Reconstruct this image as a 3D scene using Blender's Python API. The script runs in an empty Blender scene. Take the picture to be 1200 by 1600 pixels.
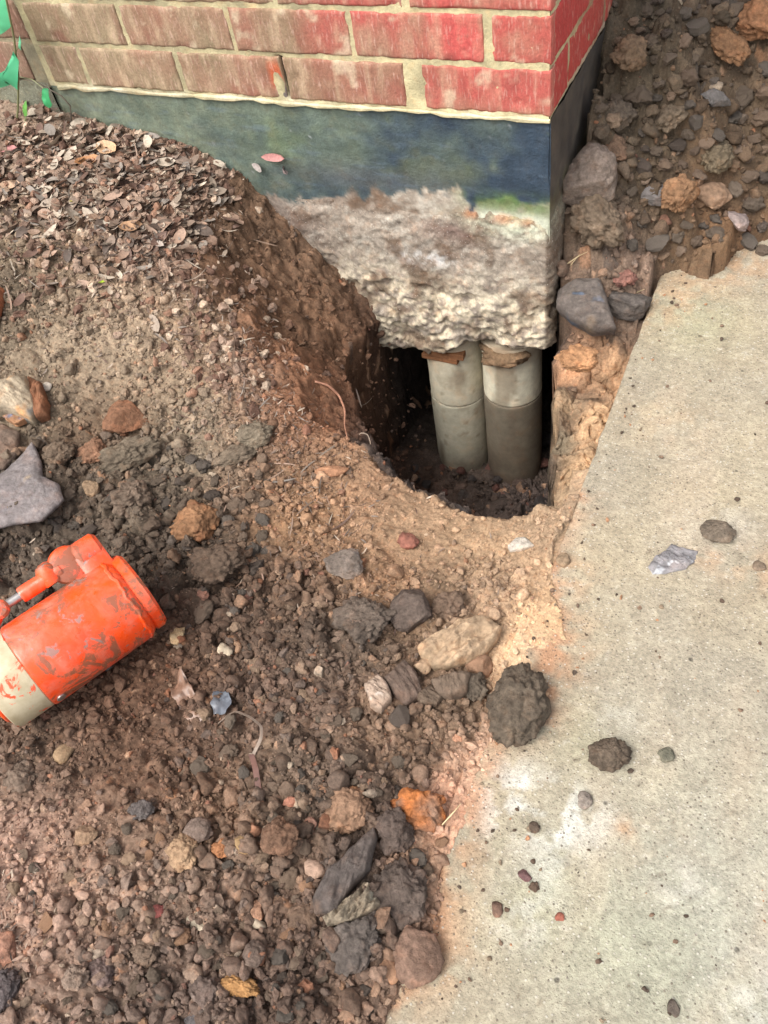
import bpy, math, random
import numpy as np
from mathutils import Vector, Matrix
random.seed(7); rng = np.random.default_rng(11)
S = bpy.context.scene
COL = S.collection

# ------------------------------------------------------------------ camera
F, YAW, PITCH, ROLL = 1340.1, -0.5755, 0.8723, 0.2146
CAM = np.array([0.3509, -1.2053, 0.6347])
def cam_axes():
    cy, sy, cp, sp = math.cos(YAW), math.sin(YAW), math.cos(PITCH), math.sin(PITCH)
    w = np.array([sy*cp, cy*cp, -sp]); r = np.array([cy, -sy, 0.0]); d = np.cross(w, r)
    cr, sr = math.cos(ROLL), math.sin(ROLL)
    return cr*r+sr*d, -sr*r+cr*d, w
RX, DN, FW = cam_axes()
cd = bpy.data.cameras.new('camera'); cam = bpy.data.objects.new('camera', cd); COL.objects.link(cam)
cd.sensor_fit = 'VERTICAL'; cd.sensor_height = 36; cd.lens = F*36/1600; cd.clip_start = 0.02; cd.clip_end = 200
m = Matrix.Identity(4)
for i, a in enumerate((RX, -DN, -FW)):
    for j in range(3): m[j][i] = a[j]
for j in range(3): m[j][3] = CAM[j]
cam.matrix_world = m
S.camera = cam

# ------------------------------------------------------------------ light
SUN_EL, SUN_AZ = math.radians(56), math.radians(205)      # azimuth from +Y clockwise: in front of the wall, towards the left
W = bpy.data.worlds.new('World'); S.world = W; W.use_nodes = True
nt = W.node_tree; nt.nodes.clear()
sky = nt.nodes.new('ShaderNodeTexSky'); sky.sky_type = 'NISHITA'; sky.sun_disc = False
sky.sun_elevation = SUN_EL; sky.sun_rotation = SUN_AZ; sky.dust_density = 4.0; sky.air_density = 1.0; sky.ozone_density = 0.6
hs = nt.nodes.new('ShaderNodeHueSaturation'); hs.inputs['Saturation'].default_value = 0.25
bg = nt.nodes.new('ShaderNodeBackground'); bg.inputs[1].default_value = 0.15
wo = nt.nodes.new('ShaderNodeOutputWorld')
nt.links.new(sky.outputs[0], hs.inputs['Color']); nt.links.new(hs.outputs[0], bg.inputs[0]); nt.links.new(bg.outputs[0], wo.inputs[0])
sl = bpy.data.lights.new('sun', 'SUN'); sl.energy = 1.0; sl.angle = math.radians(32); sl.color = (1, 0.95, 0.88)
so = bpy.data.objects.new('sun', sl); COL.objects.link(so)
sd = Vector((math.sin(SUN_AZ)*math.cos(SUN_EL), math.cos(SUN_AZ)*math.cos(SUN_EL), math.sin(SUN_EL)))
so.rotation_euler = sd.to_track_quat('Z', 'Y').to_euler(); so.location = sd*5
S.view_settings.view_transform = 'Standard'; S.view_settings.look = 'None'; S.view_settings.exposure = 1.15; S.view_settings.gamma = 1

# ------------------------------------------------------------------ numpy noise
def _h(ix, iy, iz, seed):
    h = (ix.astype(np.int64)*73856093) ^ (iy.astype(np.int64)*19349663) ^ (iz.astype(np.int64)*83492791) ^ (seed*2654435761)
    h &= 0xFFFFFFFF
    h = ((h ^ (h >> 15))*2246822519) & 0xFFFFFFFF
    h = ((h ^ (h >> 13))*3266489917) & 0xFFFFFFFF
    return ((h ^ (h >> 16)) & 0xFFFFFF)/float(0xFFFFFF)
def vnoise(p, seed=0):
    f = np.floor(p); t = p-f; t = t*t*(3-2*t); i = f.astype(np.int64)
    x, y, z = i[:, 0], i[:, 1], i[:, 2]; a, b, c = t[:, 0], t[:, 1], t[:, 2]
    def g(dx, dy, dz): return _h(x+dx, y+dy, z+dz, seed)
    v00 = g(0,0,0)*(1-a)+g(1,0,0)*a; v10 = g(0,1,0)*(1-a)+g(1,1,0)*a
    v01 = g(0,0,1)*(1-a)+g(1,0,1)*a; v11 = g(0,1,1)*(1-a)+g(1,1,1)*a
    return ((v00*(1-b)+v10*b)*(1-c)+(v01*(1-b)+v11*b)*c)*2-1
def fbm(p, sc, oct=4, seed=0, gain=0.5):
    r = np.zeros(len(p)); a = 1.0; n = 0
    for k in range(oct):
        r += a*vnoise(p*sc*(2.03**k)+17.3*k, seed+k); n += a; a *= gain
    return r/n
def bumps(x, y, sc, seed, rmin=0.25, rmax=0.75):
    """buried-ball relief: height in cells (multiply by cell size); also id of the winning ball"""
    px, py = x/sc, y/sc; ix, iy = np.floor(px), np.floor(py); z0 = np.zeros_like(ix)
    best = np.zeros_like(px); bid = np.zeros_like(px)
    for dx in (-1, 0, 1):
        for dy in (-1, 0, 1):
            cx, cy = ix+dx, iy+dy
            fx = cx+_h(cx, cy, z0, seed); fy = cy+_h(cx, cy, z0, seed+1)
            r = rmin+(rmax-rmin)*_h(cx, cy, z0, seed+2)**2; q = 0.55+0.45*_h(cx, cy, z0, seed+3)
            d2 = (px-fx)**2+((py-fy)/q)**2
            hgt = np.sqrt(np.maximum(r*r-d2, 0))*0.8
            w = hgt > best; best = np.where(w, hgt, best); bid = np.where(w, _h(cx, cy, z0, seed+4), bid)
    return best*sc, bid
def lin(c):
    c = np.asarray(c, float)/255.0
    return np.where(c <= 0.04045, c/12.92, ((c+0.055)/1.055)**2.4)

# ------------------------------------------------------------------ ray helpers
def raydir(u, v): return RX*(u-600)/F+DN*(v-800)/F+FW
def atz(u, v, z): d = raydir(u, v); return CAM+d*(z-CAM[2])/d[2]
def aty(u, v, y=0.0): d = raydir(u, v); return CAM+d*(y-CAM[1])/d[1]
def atx(u, v, x=0.0): d = raydir(u, v); return CAM+d*(x-CAM[0])/d[0]

# ------------------------------------------------------------------ mesh helpers
def mk(name, V, Fc, mat, parent=None, colors=None, smooth=True, label=None, cat=None, group=None, kind=None, loc=None):
    V = np.asarray(V, float); me = bpy.data.meshes.new(name)
    if isinstance(Fc, np.ndarray):
        k = Fc.shape[1]; n = len(Fc)
        me.vertices.add(len(V)); me.vertices.foreach_set('co', V.astype(np.float32).ravel())
        me.loops.add(n*k); me.loops.foreach_set('vertex_index', Fc.astype(np.int32).ravel())
        me.polygons.add(n); me.polygons.foreach_set('loop_start', np.arange(0, n*k, k, dtype=np.int32))
        me.update(calc_edges=True)
    else:
        me.from_pydata([tuple(v) for v in V], [], [tuple(int(i) for i in f) for f in Fc]); me.update()
    me.polygons.foreach_set('use_smooth', np.full(len(me.polygons), smooth))
    if colors is not None:
        C = np.ones((len(V), 4), np.float32); C[:, :3] = colors
        at = me.color_attributes.new('Col', 'FLOAT_COLOR', 'POINT'); at.data.foreach_set('color', C.ravel())
    me.materials.append(mat)
    o = bpy.data.objects.new(name, me); COL.objects.link(o)
    if loc is not None: o.location = Vector(loc)
    if parent is not None: o.parent = parent
    tag(o, label, cat, group, kind)
    return o
def tag(o, label=None, cat=None, group=None, kind=None):
    if label: o['label'] = label
    if cat: o['category'] = cat
    if group: o['group'] = group
    if kind: o['kind'] = kind
def empty(name, loc, label, cat, group=None):
    o = bpy.data.objects.new(name, None); COL.objects.link(o); o.location = Vector(loc); o.empty_display_size = 0.05
    tag(o, label, cat, group); return o
class MB:
    """collects simple shapes into one mesh"""
    def __init__(s): s.V = []; s.F = []
    def add(s, V, Fc):
        b = len(s.V); s.V += [tuple(v) for v in V]; s.F += [tuple(i+b for i in f) for f in Fc]; return s
    def lathe(s, prof, axis_o=(0,0,0), M=None, n=48):
        M = np.eye(3) if M is None else M; V = []; Fc = []; k = len(prof)
        for (r, z) in prof:
            for j in range(n):
                a = 2*math.pi*j/n; V.append(np.array(axis_o)+M@np.array([r*math.cos(a), r*math.sin(a), z]))
        for i in range(k-1):
            for j in range(n):
                Fc.append((i*n+j, i*n+(j+1) % n, (i+1)*n+(j+1) % n, (i+1)*n+j))
        Fc.append(tuple(range(n))[::-1]); Fc.append(tuple((k-1)*n+j for j in range(n)))
        return s.add(V, Fc)
    def tube(s, pts, rad, n=8):
        pts = [np.array(p, float) for p in pts]; V = []; Fc = []
        up = np.array([0.13, 0.37, 0.92])
        for i, p in enumerate(pts):
            t = pts[min(i+1, len(pts)-1)]-pts[max(i-1, 0)]; t /= np.linalg.norm(t)+1e-9
            a = np.cross(t, up); a /= np.linalg.norm(a)+1e-9; b = np.cross(t, a)
            r = rad[i] if hasattr(rad, '__len__') else rad
            for j in range(n):
                th = 2*math.pi*j/n; V.append(p+r*(a*math.cos(th)+b*math.sin(th)))
        for i in range(len(pts)-1):
            for j in range(n): Fc.append((i*n+j, i*n+(j+1) % n, (i+1)*n+(j+1) % n, (i+1)*n+j))
        Fc.append(tuple(range(n))[::-1]); Fc.append(tuple((len(pts)-1)*n+j for j in range(n)))
        return s.add(V, Fc)
    def prism(s, outline, z0, z1, bev=0.0):
        n = len(outline); c = np.mean(outline, axis=0); V = []; Fc = []
        def ring(k, z):
            for p in outline:
                q = c+(np.array(p)-c)*k; V.append((q[0], q[1], z))
        R = np.max(np.linalg.norm(np.array(outline)-c, axis=1)); k = 1-bev/R
        rings = [(k, z0), (1, z0+bev), (1, z1-bev), (k, z1)] if bev else [(1, z0), (1, z1)]
        for kk, z in rings: ring(kk, z)
        for i in range(len(rings)-1):
            for j in range(n): Fc.append((i*n+j, i*n+(j+1) % n, (i+1)*n+(j+1) % n, (i+1)*n+j))
        Fc.append(tuple(range(n))[::-1]); Fc.append(tuple((len(rings)-1)*n+j for j in range(n)))
        return s.add(V, Fc)
    def build(s, name, mat, parent=None, smooth=False, xf=None, **kw):
        V = np.array(s.V)
        if xf is not None: V = xf(V)
        o = mk(name, V, s.F, mat, parent, smooth=smooth, **kw)
        if smooth:
            try:
                o.data.set_sharp_from_angle(angle=math.radians(38))
            except Exception: pass
        return o

# ------------------------------------------------------------------ materials
def nodes(name):
    mt = bpy.data.materials.new(name); mt.use_nodes = True; t = mt.node_tree; b = t.nodes['Principled BSDF']
    return mt, t, b
def N(t, kind, **kw):
    n = t.nodes.new(kind)
    for k, v in kw.items(): setattr(n, k, v)
    return n
def noise(t, co, scale, detail=4, rough=0.55, dist=0.0):
    n = N(t, 'ShaderNodeTexNoise'); n.inputs['Scale'].default_value = scale; n.inputs['Detail'].default_value = detail
    n.inputs['Roughness'].default_value = rough; n.inputs['Distortion'].default_value = dist
    t.links.new(co, n.inputs['Vector']); return n.outputs[0]
def ramp(t, fac, stops):
    r = N(t, 'ShaderNodeValToRGB'); e = r.color_ramp.elements
    while len(e) > 1: e.remove(e[-1])
    e[0].position = stops[0][0]; e[0].color = col4(stops[0][1])
    for p, c in stops[1:]:
        q = e.new(p); q.color = col4(c)
    t.links.new(fac, r.inputs[0]); return r.outputs[0]
def col4(c):
    if not hasattr(c, '__len__'): return (c, c, c, 1)
    return (c[0], c[1], c[2], 1)
def mix(t, fac, a, b, mode='MIX'):
    x = N(t, 'ShaderNodeMix', data_type='RGBA', blend_type=mode); x.clamp_factor = True
    for s, v in ((0, fac), (6, a), (7, b)):
        if isinstance(v, bpy.types.NodeSocket): t.links.new(v, x.inputs[s])
        elif s == 0: x.inputs[0].default_value = v
        else: x.inputs[s].default_value = col4(v)
    return x.outputs[2]
def math_(t, op, a, b=0.0, clamp=False):
    x = N(t, 'ShaderNodeMath', operation=op); x.use_clamp = clamp
    for s, v in ((0, a), (1, b)):
        if isinstance(v, bpy.types.NodeSocket): t.links.new(v, x.inputs[s])
        else: x.inputs[s].default_value = v
    return x.outputs[0]
def bump(t, b, hgt, dist, strength=1.0):
    n = N(t, 'ShaderNodeBump'); n.inputs['Distance'].default_value = dist; n.inputs['Strength'].default_value = strength
    t.links.new(hgt, n.inputs['Height']); t.links.new(n.outputs[0], b.inputs['Normal'])
def earth(name, src='attr', var=(0.55, 1.35), sc=260, bsc=420, bd=0.0016, rough=0.92, spec=0.25, speck=None):
    """grainy mineral material; base colour from the mesh's own colour layer or from the object's colour"""
    mt, t, b = nodes(name)
    co = N(t, 'ShaderNodeTexCoord').outputs['Object']
    if src == 'attr': base = N(t, 'ShaderNodeVertexColor', layer_name='Col').outputs[0]
    elif src == 'object': base = N(t, 'ShaderNodeObjectInfo').outputs['Color']
    else:
        rr = N(t, 'ShaderNodeRGB'); rr.outputs[0].default_value = col4(src); base = rr.outputs[0]
    n1 = noise(t, co, sc, 6, 0.7); n2 = noise(t, co, sc*0.16, 4, 0.6)
    v = math_(t, 'MULTIPLY', ramp(t, n1, [(0.3, var[0]), (0.72, var[1])]), ramp(t, n2, [(0.3, 0.78), (0.7, 1.2)]))
    c = mix(t, 1.0, base, v, 'MULTIPLY')
    warm = noise(t, co, sc*0.35, 3, 0.6)
    c = mix(t, ramp(t, warm, [(0.52, 0.0), (0.75, 0.55)]), c, mix(t, 1.0, c, (1.18, 0.93, 0.78), 'MULTIPLY'))
    if speck is not None:
        sp = noise(t, co, 520, 2, 0.5)
        c = mix(t, ramp(t, sp, [(speck[0], 0.0), (speck[0]+0.04, 1.0)]), c, speck[1])
    t.links.new(c, b.inputs['Base Color']); b.inputs['Roughness'].default_value = rough
    b.inputs['Specular IOR Level'].default_value = spec
    bn = noise(t, co, bsc, 6, 0.72); bump(t, b, bn, bd, 1.0)
    return mt
M = {}
M['soil'] = earth('soil', speck=(0.71, (0.34, 0.25, 0.18)))
M['crumb'] = earth('crumb', sc=300, bsc=500, bd=0.0012)
M['clod'] = earth('clod', src='object', sc=180, bsc=330, bd=0.002)
M['stone'] = earth('stone', src='object', sc=90, bsc=260, bd=0.0012, var=(0.72, 1.2), rough=0.8, spec=0.35)

# ------------------------------------------------------------------ ground relief
SLAB_Z, SLAB_X = -0.35, 0.165
ctrl = [(-.934,0,-.058), (-.808,0,-.08), (-.671,0,-.10), (-.588,0,-.143), (-1.4,.0,-.03), (-.3,0.1,-.17), (-.45,.0,-.150), (-.1,.12,-.22), (-.9,.4,-.05),(-1.5,-.5,-.1),(-1.3,-1.0,-.2),(-.9,-1.4,-.28),
        (.08,.03,-.34), (.02,.057,-.29), (.02,.10,-.20), (.03,.156,-.15), (.03,.302,-.05), (.02,.36,.01), (.167,.125,-.34), (.326,.288,-.34), (.55,.50,-.34),
        (.20,.40,-.13), (.3,.7,.10), (.65,.95,.10), (.1,.8,.24), (.5,1.4,.42), (.0,1.4,.45), (1.0,1.3,.25), (.3,0,-.40), (.5,-.5,-.42), (.6,.25,-.40), (.17,-.6,-.362), (.17,-1.1,-.348), (.3,-1,-.42), (.9,-.2,-.42), (.9,-1.3,-.42),(.0,-1.6,-.33),(-.5,-1.7,-.3)]
for u, v, z in [(300,400,-.17),(400,580,-.27),(540,690,-.34),(640,760,-.37),(770,805,-.385),(850,800,-.375),(0,190,-.05),(0,500,-.19),(150,350,-.13),(200,600,-.26),(0,700,-.26),
                (0,900,-.31),(250,900,-.33),(400,750,-.33),(0,1150,-.325),(0,1400,-.30),(0,1600,-.29),(300,1200,-.34),(300,1600,-.31),(550,1100,-.345),(550,1500,-.335),(700,900,-.37),
                (750,1000,-.358),(830,950,-.352),(700,1200,-.35),(600,1400,-.34),(800,900,-.365)]:
    p = atz(u, v, z); ctrl.append(tuple(p))
ctrl = np.array(ctrl)
def _tps(r2): return 0.5*r2*np.log(r2+1e-12)
A = _tps(((ctrl[:, None, :2]-ctrl[None, :, :2])**2).sum(-1))+np.eye(len(ctrl))*2e-4
P = np.c_[np.ones(len(ctrl)), ctrl[:, :2]]
K = np.block([[A, P], [P.T, np.zeros((3, 3))]])
sol = np.linalg.solve(K, np.r_[ctrl[:, 2], 0, 0, 0])
def G0(x, y):
    x = np.asarray(x, float); y = np.asarray(y, float)
    xc, yc = np.clip(x, -1.6, 1.1), np.clip(y, -1.8, 1.5)
    r = sol[-3]+sol[-2]*xc+sol[-1]*yc
    for k in range(len(ctrl)): r = r+sol[k]*_tps((xc-ctrl[k, 0])**2+(yc-ctrl[k, 1])**2)
    return r
def spoly(pts, n=6):
    """closed Catmull-Rom"""
    P_ = np.array(pts, float); out = []
    for i in range(len(P_)):
        a, b, c, d = P_[i-1], P_[i], P_[(i+1) % len(P_)], P_[(i+2) % len(P_)]
        for k in range(n):
            t = k/n; out.append(0.5*((2*b)+(-a+c)*t+(2*a-5*b+4*c-d)*t*t+(-a+3*b-3*c+d)*t**3))
    return np.array(out)
def sdist(x, y, poly):
    """signed distance, positive inside"""
    d = np.full(x.shape, 1e9); ins = np.zeros(x.shape, bool)
    for i in range(len(poly)):
        ax, ay = poly[i]; bx, by = poly[(i+1) % len(poly)]
        ex, ey = bx-ax, by-ay; wx, wy = x-ax, y-ay
        t = np.clip((wx*ex+wy*ey)/(ex*ex+ey*ey+1e-12), 0, 1)
        d = np.minimum(d, (wx-ex*t)**2+(wy-ey*t)**2)
        c = ((ay > y) != (by > y)) & (x < (bx-ax)*(y-ay)/((by-ay) if by != ay else 1e-12)+ax)
        ins ^= c
    return np.where(ins, 1, -1)*np.sqrt(d)
rimw = [atz(u, v, z)[:2] for u, v, z in [(300,330,-.14),(302,430,-.18),(400,580,-.27),(470,640,-.31),(540,690,-.34),(640,760,-.37),(770,808,-.385),(850,800,-.375)]]
RIM = spoly([(-.580, .05)]+rimw+[(.150,-.40), (.158,-.25), (.158,-.10), (.13,-.02), (.06,.02), (.0,.035), (.002,.30), (-.25,.36), (-.50,.30)])
MID = spoly([(-.328,.03), (-.335,-.05), (-.345,-.11), (-.33,-.18), (-.25,-.29), (-.12,-.395), (.03,-.425), (.115,-.40), (.095,-.28), (.075,-.20), (.050,-.12), (.034,-.05), (.020,.010), (-.004,.06), (-.02,.24), (-.2,.30), (-.33,.22)])
FLO = spoly([(-.255,.03), (-.258,-.05), (-.235,-.12), (-.165,-.22), (-.075,-.30), (.015,-.345), (.080,-.36), (.070,-.27), (.052,-.19), (.040,-.11), (.026,-.05), (.012,.0), (-.010,.06), (-.03,.20), (-.16,.24), (-.25,.16)])
spill_pts = [(900,790),(866,850),(868,930),(884,1000),(868,1060),(850,1130),(770,1180),(745,1260),(690,1340),(690,1480),(640,1540),(600,1600)]
sp = np.array([atz(u, v, SLAB_Z)[:2] for u, v in spill_pts]); sp = sp[np.argsort(sp[:, 1])]
front = [(1030,436),(1062,420),(1098,438),(1128,425),(1150,395),(1200,375),(1290,320)]
hp = np.array([atz(u, v, SLAB_Z)[:2] for u, v in front])

gx = np.concatenate([[-8,-5,-3.4,-2.6,-2.1], np.arange(-1.8,-1.2,.02), np.arange(-1.2,.04,.0025), np.arange(.04,.17,.0011), np.arange(.17,.5,.003), np.arange(.5,1.0,.008), np.arange(1.0,1.6,.05), [1.8,2.4,3.5,5,8]])
gy = np.concatenate([[-8,-5,-3.5,-2.6,-2.1], np.arange(-1.8,-1.4,.02), np.arange(-1.4,.1,.0025), np.arange(.1,.5,.004), np.arange(.5,1.3,.006), np.arange(1.3,1.8,.03), [2,2.6,3.6,5,8]])
GX, GY = np.meshgrid(gx, gy); fx, fy = GX.ravel(), GY.ravel()
P3 = np.c_[fx, fy, np.zeros_like(fx)]
g0 = G0(fx, fy)
wx = fx+0.016*fbm(P3, 22, 3, 5)+.012*fbm(P3, 9, 2, 6); wy = fy+0.016*fbm(P3, 22, 3, 9)+.012*fbm(P3, 9, 2, 10)
near = (fx > -.8) & (fx < .3) & (fy > -.7) & (fy < .5)
dr = np.full(fx.shape, -1.0); dm = dr.copy(); df = dr.copy()
dr[near] = sdist(wx[near], wy[near], RIM); dm[near] = sdist(wx[near], wy[near], MID); df[near] = sdist(wx[near], wy[near], FLO)
zf = -0.862; zm = -0.42
base = g0.copy()
a_ = np.clip(dr/(dr-dm+1e-9), 0, 1); a_ = np.where(dr > 0, a_, 0); a_ = np.where(dm > 0, 1, a_)
b_ = np.where(dm > 0, np.clip(dm/(dm-df+1e-9), 0, 1), 0); b_ = np.where(df > 0, 1, b_)
a_ = a_**1.15; base = g0*(1-a_)+zm*a_; base = base*(1-b_)+zf*b_**.9
# rounded lip so the rim is soft
lip = np.exp(-(dr/0.018)**2)*(dr > -1); base = base-0.006*lip
inpit = (dr > 0)
# spill of soil over the slab's edge and heap over its back
w_sp = np.interp(fy, sp[:, 1], sp[:, 0]); 
ragged = 0.008*fbm(P3, 30, 3, 31)+0.003*fbm(P3, 120, 2, 33)
spill = (fx < w_sp+ragged) & (fx > .15) & (fy < -.40)
base = np.where(spill, np.maximum(base, SLAB_Z-.0002+0.06*np.clip(w_sp+ragged-fx, 0, .05)), base)
hx = np.interp(fx, hp[:, 0], hp[:, 1]); hd = fy-(hx+ragged*1.2)
onslab = fx > .155
heap = onslab & (hd > 0)
base = np.where(heap, np.maximum(np.minimum(base, SLAB_Z+.004+np.clip(hd, 0, 1)*1.5), SLAB_Z+0.004+np.minimum(hd*.55, .05)), base)
base = np.where((fx > .10) & (fx < SLAB_X+.002) & (fy < -.415), np.maximum(base, SLAB_Z-.004-.35*(SLAB_X-fx)), base)
lowb = (fx > .0) & (fx <= .155) & (fy > .06); base = np.where(lowb, np.minimum(base, SLAB_Z+.03+1.5*np.clip(fy-.09+(.155-fx)*2.0, 0, 2)), base)
far_under = onslab & ~heap & ~spill
base = np.where(far_under, np.minimum(base, -0.385), base)

# patches of soil: pixel of centre, radius in pixels, colour seen, clod relief, crumb density, crumb size
patches = [
 (40,240,90,(128,108,92),.25,.3,.6),(150,260,90,(120,95,78),.25,.3,.6),(250,300,80,(110,84,70),.25,.3,.6),(60,370,90,(122,104,84),.4,.5,.7),(190,400,90,(124,100,80),.35,.5,.6),(30,450,80,(84,72,58),.5,.5,.7),
 (270,370,60,(104,72,62),.25,.6,.5),(300,520,70,(132,108,86),.3,.5,.55),(170,520,90,(134,116,96),.3,.5,.6),(80,560,90,(116,100,82),.4,.6,.7),(380,560,50,(134,104,84),.25,.5,.5),(250,620,90,(126,108,88),.35,.6,.6),
 (180,670,60,(92,68,50),.6,.7,.9),(330,690,70,(122,108,90),.5,.7,.7),(420,670,60,(120,84,62),.3,.5,.5),(230,760,80,(84,72,60),.9,.9,1.0),(130,780,80,(78,66,55),.9,.9,1.0),(70,860,70,(80,68,58),.9,1,1.0),(400,760,70,(108,84,66),.5,.7,.7),
 (300,860,70,(74,62,52),1,1,1.1),(480,730,60,(124,94,70),.3,.5,.5),(500,640,50,(120,78,52),.2,.3,.5),(560,780,60,(138,106,80),.2,.3,.45),(470,800,60,(140,104,72),.4,.5,.6),(650,830,70,(150,120,92),.12,.2,.4),(760,840,60,(156,126,96),.1,.18,.4),
 (840,820,50,(150,124,98),.12,.2,.4),(600,900,70,(128,96,70),.4,.5,.7),(450,900,70,(96,74,58),.8,.9,.9),(360,980,80,(80,62,50),.9,1,1),(520,1000,70,(88,72,60),.9,.8,1),(700,920,60,(128,104,82),.5,.6,.7),(800,930,50,(150,122,96),.4,.5,.7),
 (860,960,50,(186,150,112),.1,.2,.35),(830,1050,50,(190,156,122),.1,.2,.35),(700,1090,60,(110,88,70),.6,.7,.7),(620,1130,70,(110,86,68),.6,.8,.7),(780,1200,50,(182,144,118),.15,.3,.4),(720,1270,40,(176,132,106),.2,.3,.5),
 (250,1060,70,(88,62,46),.4,.7,.6),(160,1150,80,(86,60,44),.35,.7,.6),(70,1200,80,(100,80,66),.6,.8,.8),(40,1320,80,(150,118,102),.35,.7,.5),(130,1330,80,(126,100,82),.4,.9,.6),(300,1160,80,(92,70,56),.6,.9,.7),(230,1230,80,(94,68,52),.6,.9,.7),
 (430,1100,80,(92,72,60),.7,.9,.8),(430,1230,80,(98,80,66),.8,.9,.9),(560,1240,60,(84,68,58),.9,.9,1),(320,1330,90,(108,88,74),.9,1,1),(220,1400,90,(128,104,88),.5,1,.7),(60,1450,90,(142,112,96),.5,.9,.6),(120,1550,90,(104,84,72),.7,1,.9),
 (400,1420,90,(98,76,62),.9,1,1),(280,1530,90,(98,80,70),.9,1,1),(460,1530,80,(84,66,56),.9,1,1),(560,1420,60,(80,66,58),.9,.9,1),(640,1440,40,(120,92,74),.7,.8,.9),(660,1360,40,(140,108,86),.4,.6,.7),(560,1560,50,(110,86,70),.8,.9,.9),(340,1270,60,(116,84,60),.6,.9,.8),
 (980,150,60,(84,72,58),.9,.9,1.2),(1050,60,60,(80,66,50),.8,.9,1.1),(1150,60,70,(128,88,54),.6,.6,1),(1190,150,60,(100,78,56),.7,.8,1),(1050,220,60,(88,78,64),.9,.9,1.2),(1150,230,60,(90,76,62),.8,.9,1.1),(960,300,50,(104,88,72),.9,.9,1.1),
 (1050,330,60,(108,86,66),.8,.9,1),(950,400,50,(108,88,74),.8,.9,1),(1080,400,50,(120,98,76),.6,.8,.8),(1160,330,50,(108,82,60),.8,.9,1),(900,480,40,(96,76,62),.7,.7,.8),(1000,400,40,(110,88,76),.7,.9,.8),
]
pit_patches = [  # world positions: x, y, radius, colour
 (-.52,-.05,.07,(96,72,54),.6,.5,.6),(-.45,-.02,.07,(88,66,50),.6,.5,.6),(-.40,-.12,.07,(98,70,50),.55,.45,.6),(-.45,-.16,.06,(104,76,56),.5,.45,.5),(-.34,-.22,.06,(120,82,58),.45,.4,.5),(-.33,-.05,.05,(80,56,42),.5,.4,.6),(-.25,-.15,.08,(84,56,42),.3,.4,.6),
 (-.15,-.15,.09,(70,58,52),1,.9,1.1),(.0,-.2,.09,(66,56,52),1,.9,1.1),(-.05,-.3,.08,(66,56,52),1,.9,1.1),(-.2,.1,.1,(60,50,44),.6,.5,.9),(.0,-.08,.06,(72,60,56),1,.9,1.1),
 (.145,-.30,.03,(184,148,110),.15,.1,.4),(.14,-.20,.03,(180,142,104),.2,.1,.4),(.13,-.08,.035,(176,136,100),.5,.1,.4),(.10,-.0,.04,(130,96,70),.5,.2,.5),(.09,-.24,.025,(132,116,92),.4,.1,.4),(.07,-.16,.025,(150,122,90),.5,.1,.4),(.06,-.08,.025,(170,122,84),.6,.1,.4),(.12,-.37,.03,(150,124,96),.2,.2,.4),(.03,-.1,.02,(110,96,76),.3,.1,.4),
]
PW = []
for u, v, r, c, a, b, s in patches:
    z = -0.30
    for _ in range(8):
        p = atz(u, v, z); z = float(G0(p[0], p[1]))*.6+z*.4
    dep = float((p-CAM)@FW); PW.append((p[0], p[1], r*dep/F*0.95, c, a, b, s))
PW += pit_patches
def patch_attr(x, y, inp):
    wsum = np.full(x.shape, 1e-6); c = np.zeros(x.shape+(3,)); q = np.zeros(x.shape+(3,))
    c += wsum[..., None]*lin((98, 78, 64)); q += wsum[..., None]*np.array([.6, .6, .8])
    for i, (px, py, r, cc, a, b, s) in enumerate(PW):
        pit_p = i >= len(patches)
        w = np.exp(-((x-px)**2+(y-py)**2)/(2*(r*.75)**2))
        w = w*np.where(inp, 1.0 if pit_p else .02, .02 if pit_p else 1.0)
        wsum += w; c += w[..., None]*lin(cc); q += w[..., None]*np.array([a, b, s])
    return c/wsum[..., None], q/wsum[..., None]
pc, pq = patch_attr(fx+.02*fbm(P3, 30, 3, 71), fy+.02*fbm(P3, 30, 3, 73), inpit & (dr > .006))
rough = pq[:, 0]
# relief
zz = base.copy()
steep = np.clip(a_*(1-b_)*4, 0, 1)*(dm < 0)+((b_ > 0) & (b_ < 1))
PZ = np.c_[fx, fy, base]; flatk = 1-.75*np.clip(steep, 0, 1)*((b_ > 0) | (fx > 0))
zz += 0.010*fbm(PZ, 9, 4, 3)*np.where(far_under, 0, 1)
ux, uy = fx+.006*fbm(P3, 90, 2, 41), fy+.006*fbm(P3, 90, 2, 43)
b1, i1 = bumps(ux, uy, .048, 100, .15, .62); b2, i2 = bumps(ux, uy, .023, 200, .2, .65); b3, i3 = bumps(ux, uy, .0115, 300, .25, .65)
b4, i4 = bumps(ux, uy, .0062, 400, .25, .6)
calm = np.where(spill | heap, .55, 1)
zz += flatk*calm*(rough**1.3*b1*1.3+(rough*.9)*b2*1.35+(.3+.7*rough)*b3*1.2+(.55+.6*rough)*b4*1.3)
bank = (dr > 0) & (dm < .01)
zz += np.where(bank, .030*fbm(PZ, 7, 4, 55)*np.clip(dr/.05, 0, 1)+.012*fbm(PZ, 24, 4, 57), 0)
b0, i0 = bumps(ux, uy, .085, 500, .2, .6); hk = np.where((fx > .0) & (fy > .06) & ~far_under, 1.0, 0); zz += hk*flatk*b0*1.7+hk*.034*fbm(PZ, 13, 5, 59)
zz += (0.0035*fbm(PZ, 60, 4, 51)+0.0022*fbm(PZ, 240, 3, 53))*calm*(.6+.6*rough)
ridg = np.abs(fbm(PZ, 26, 4, 91)); zz -= np.where(inpit, .010*np.exp(-(ridg/.035)**2), 0)
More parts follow.
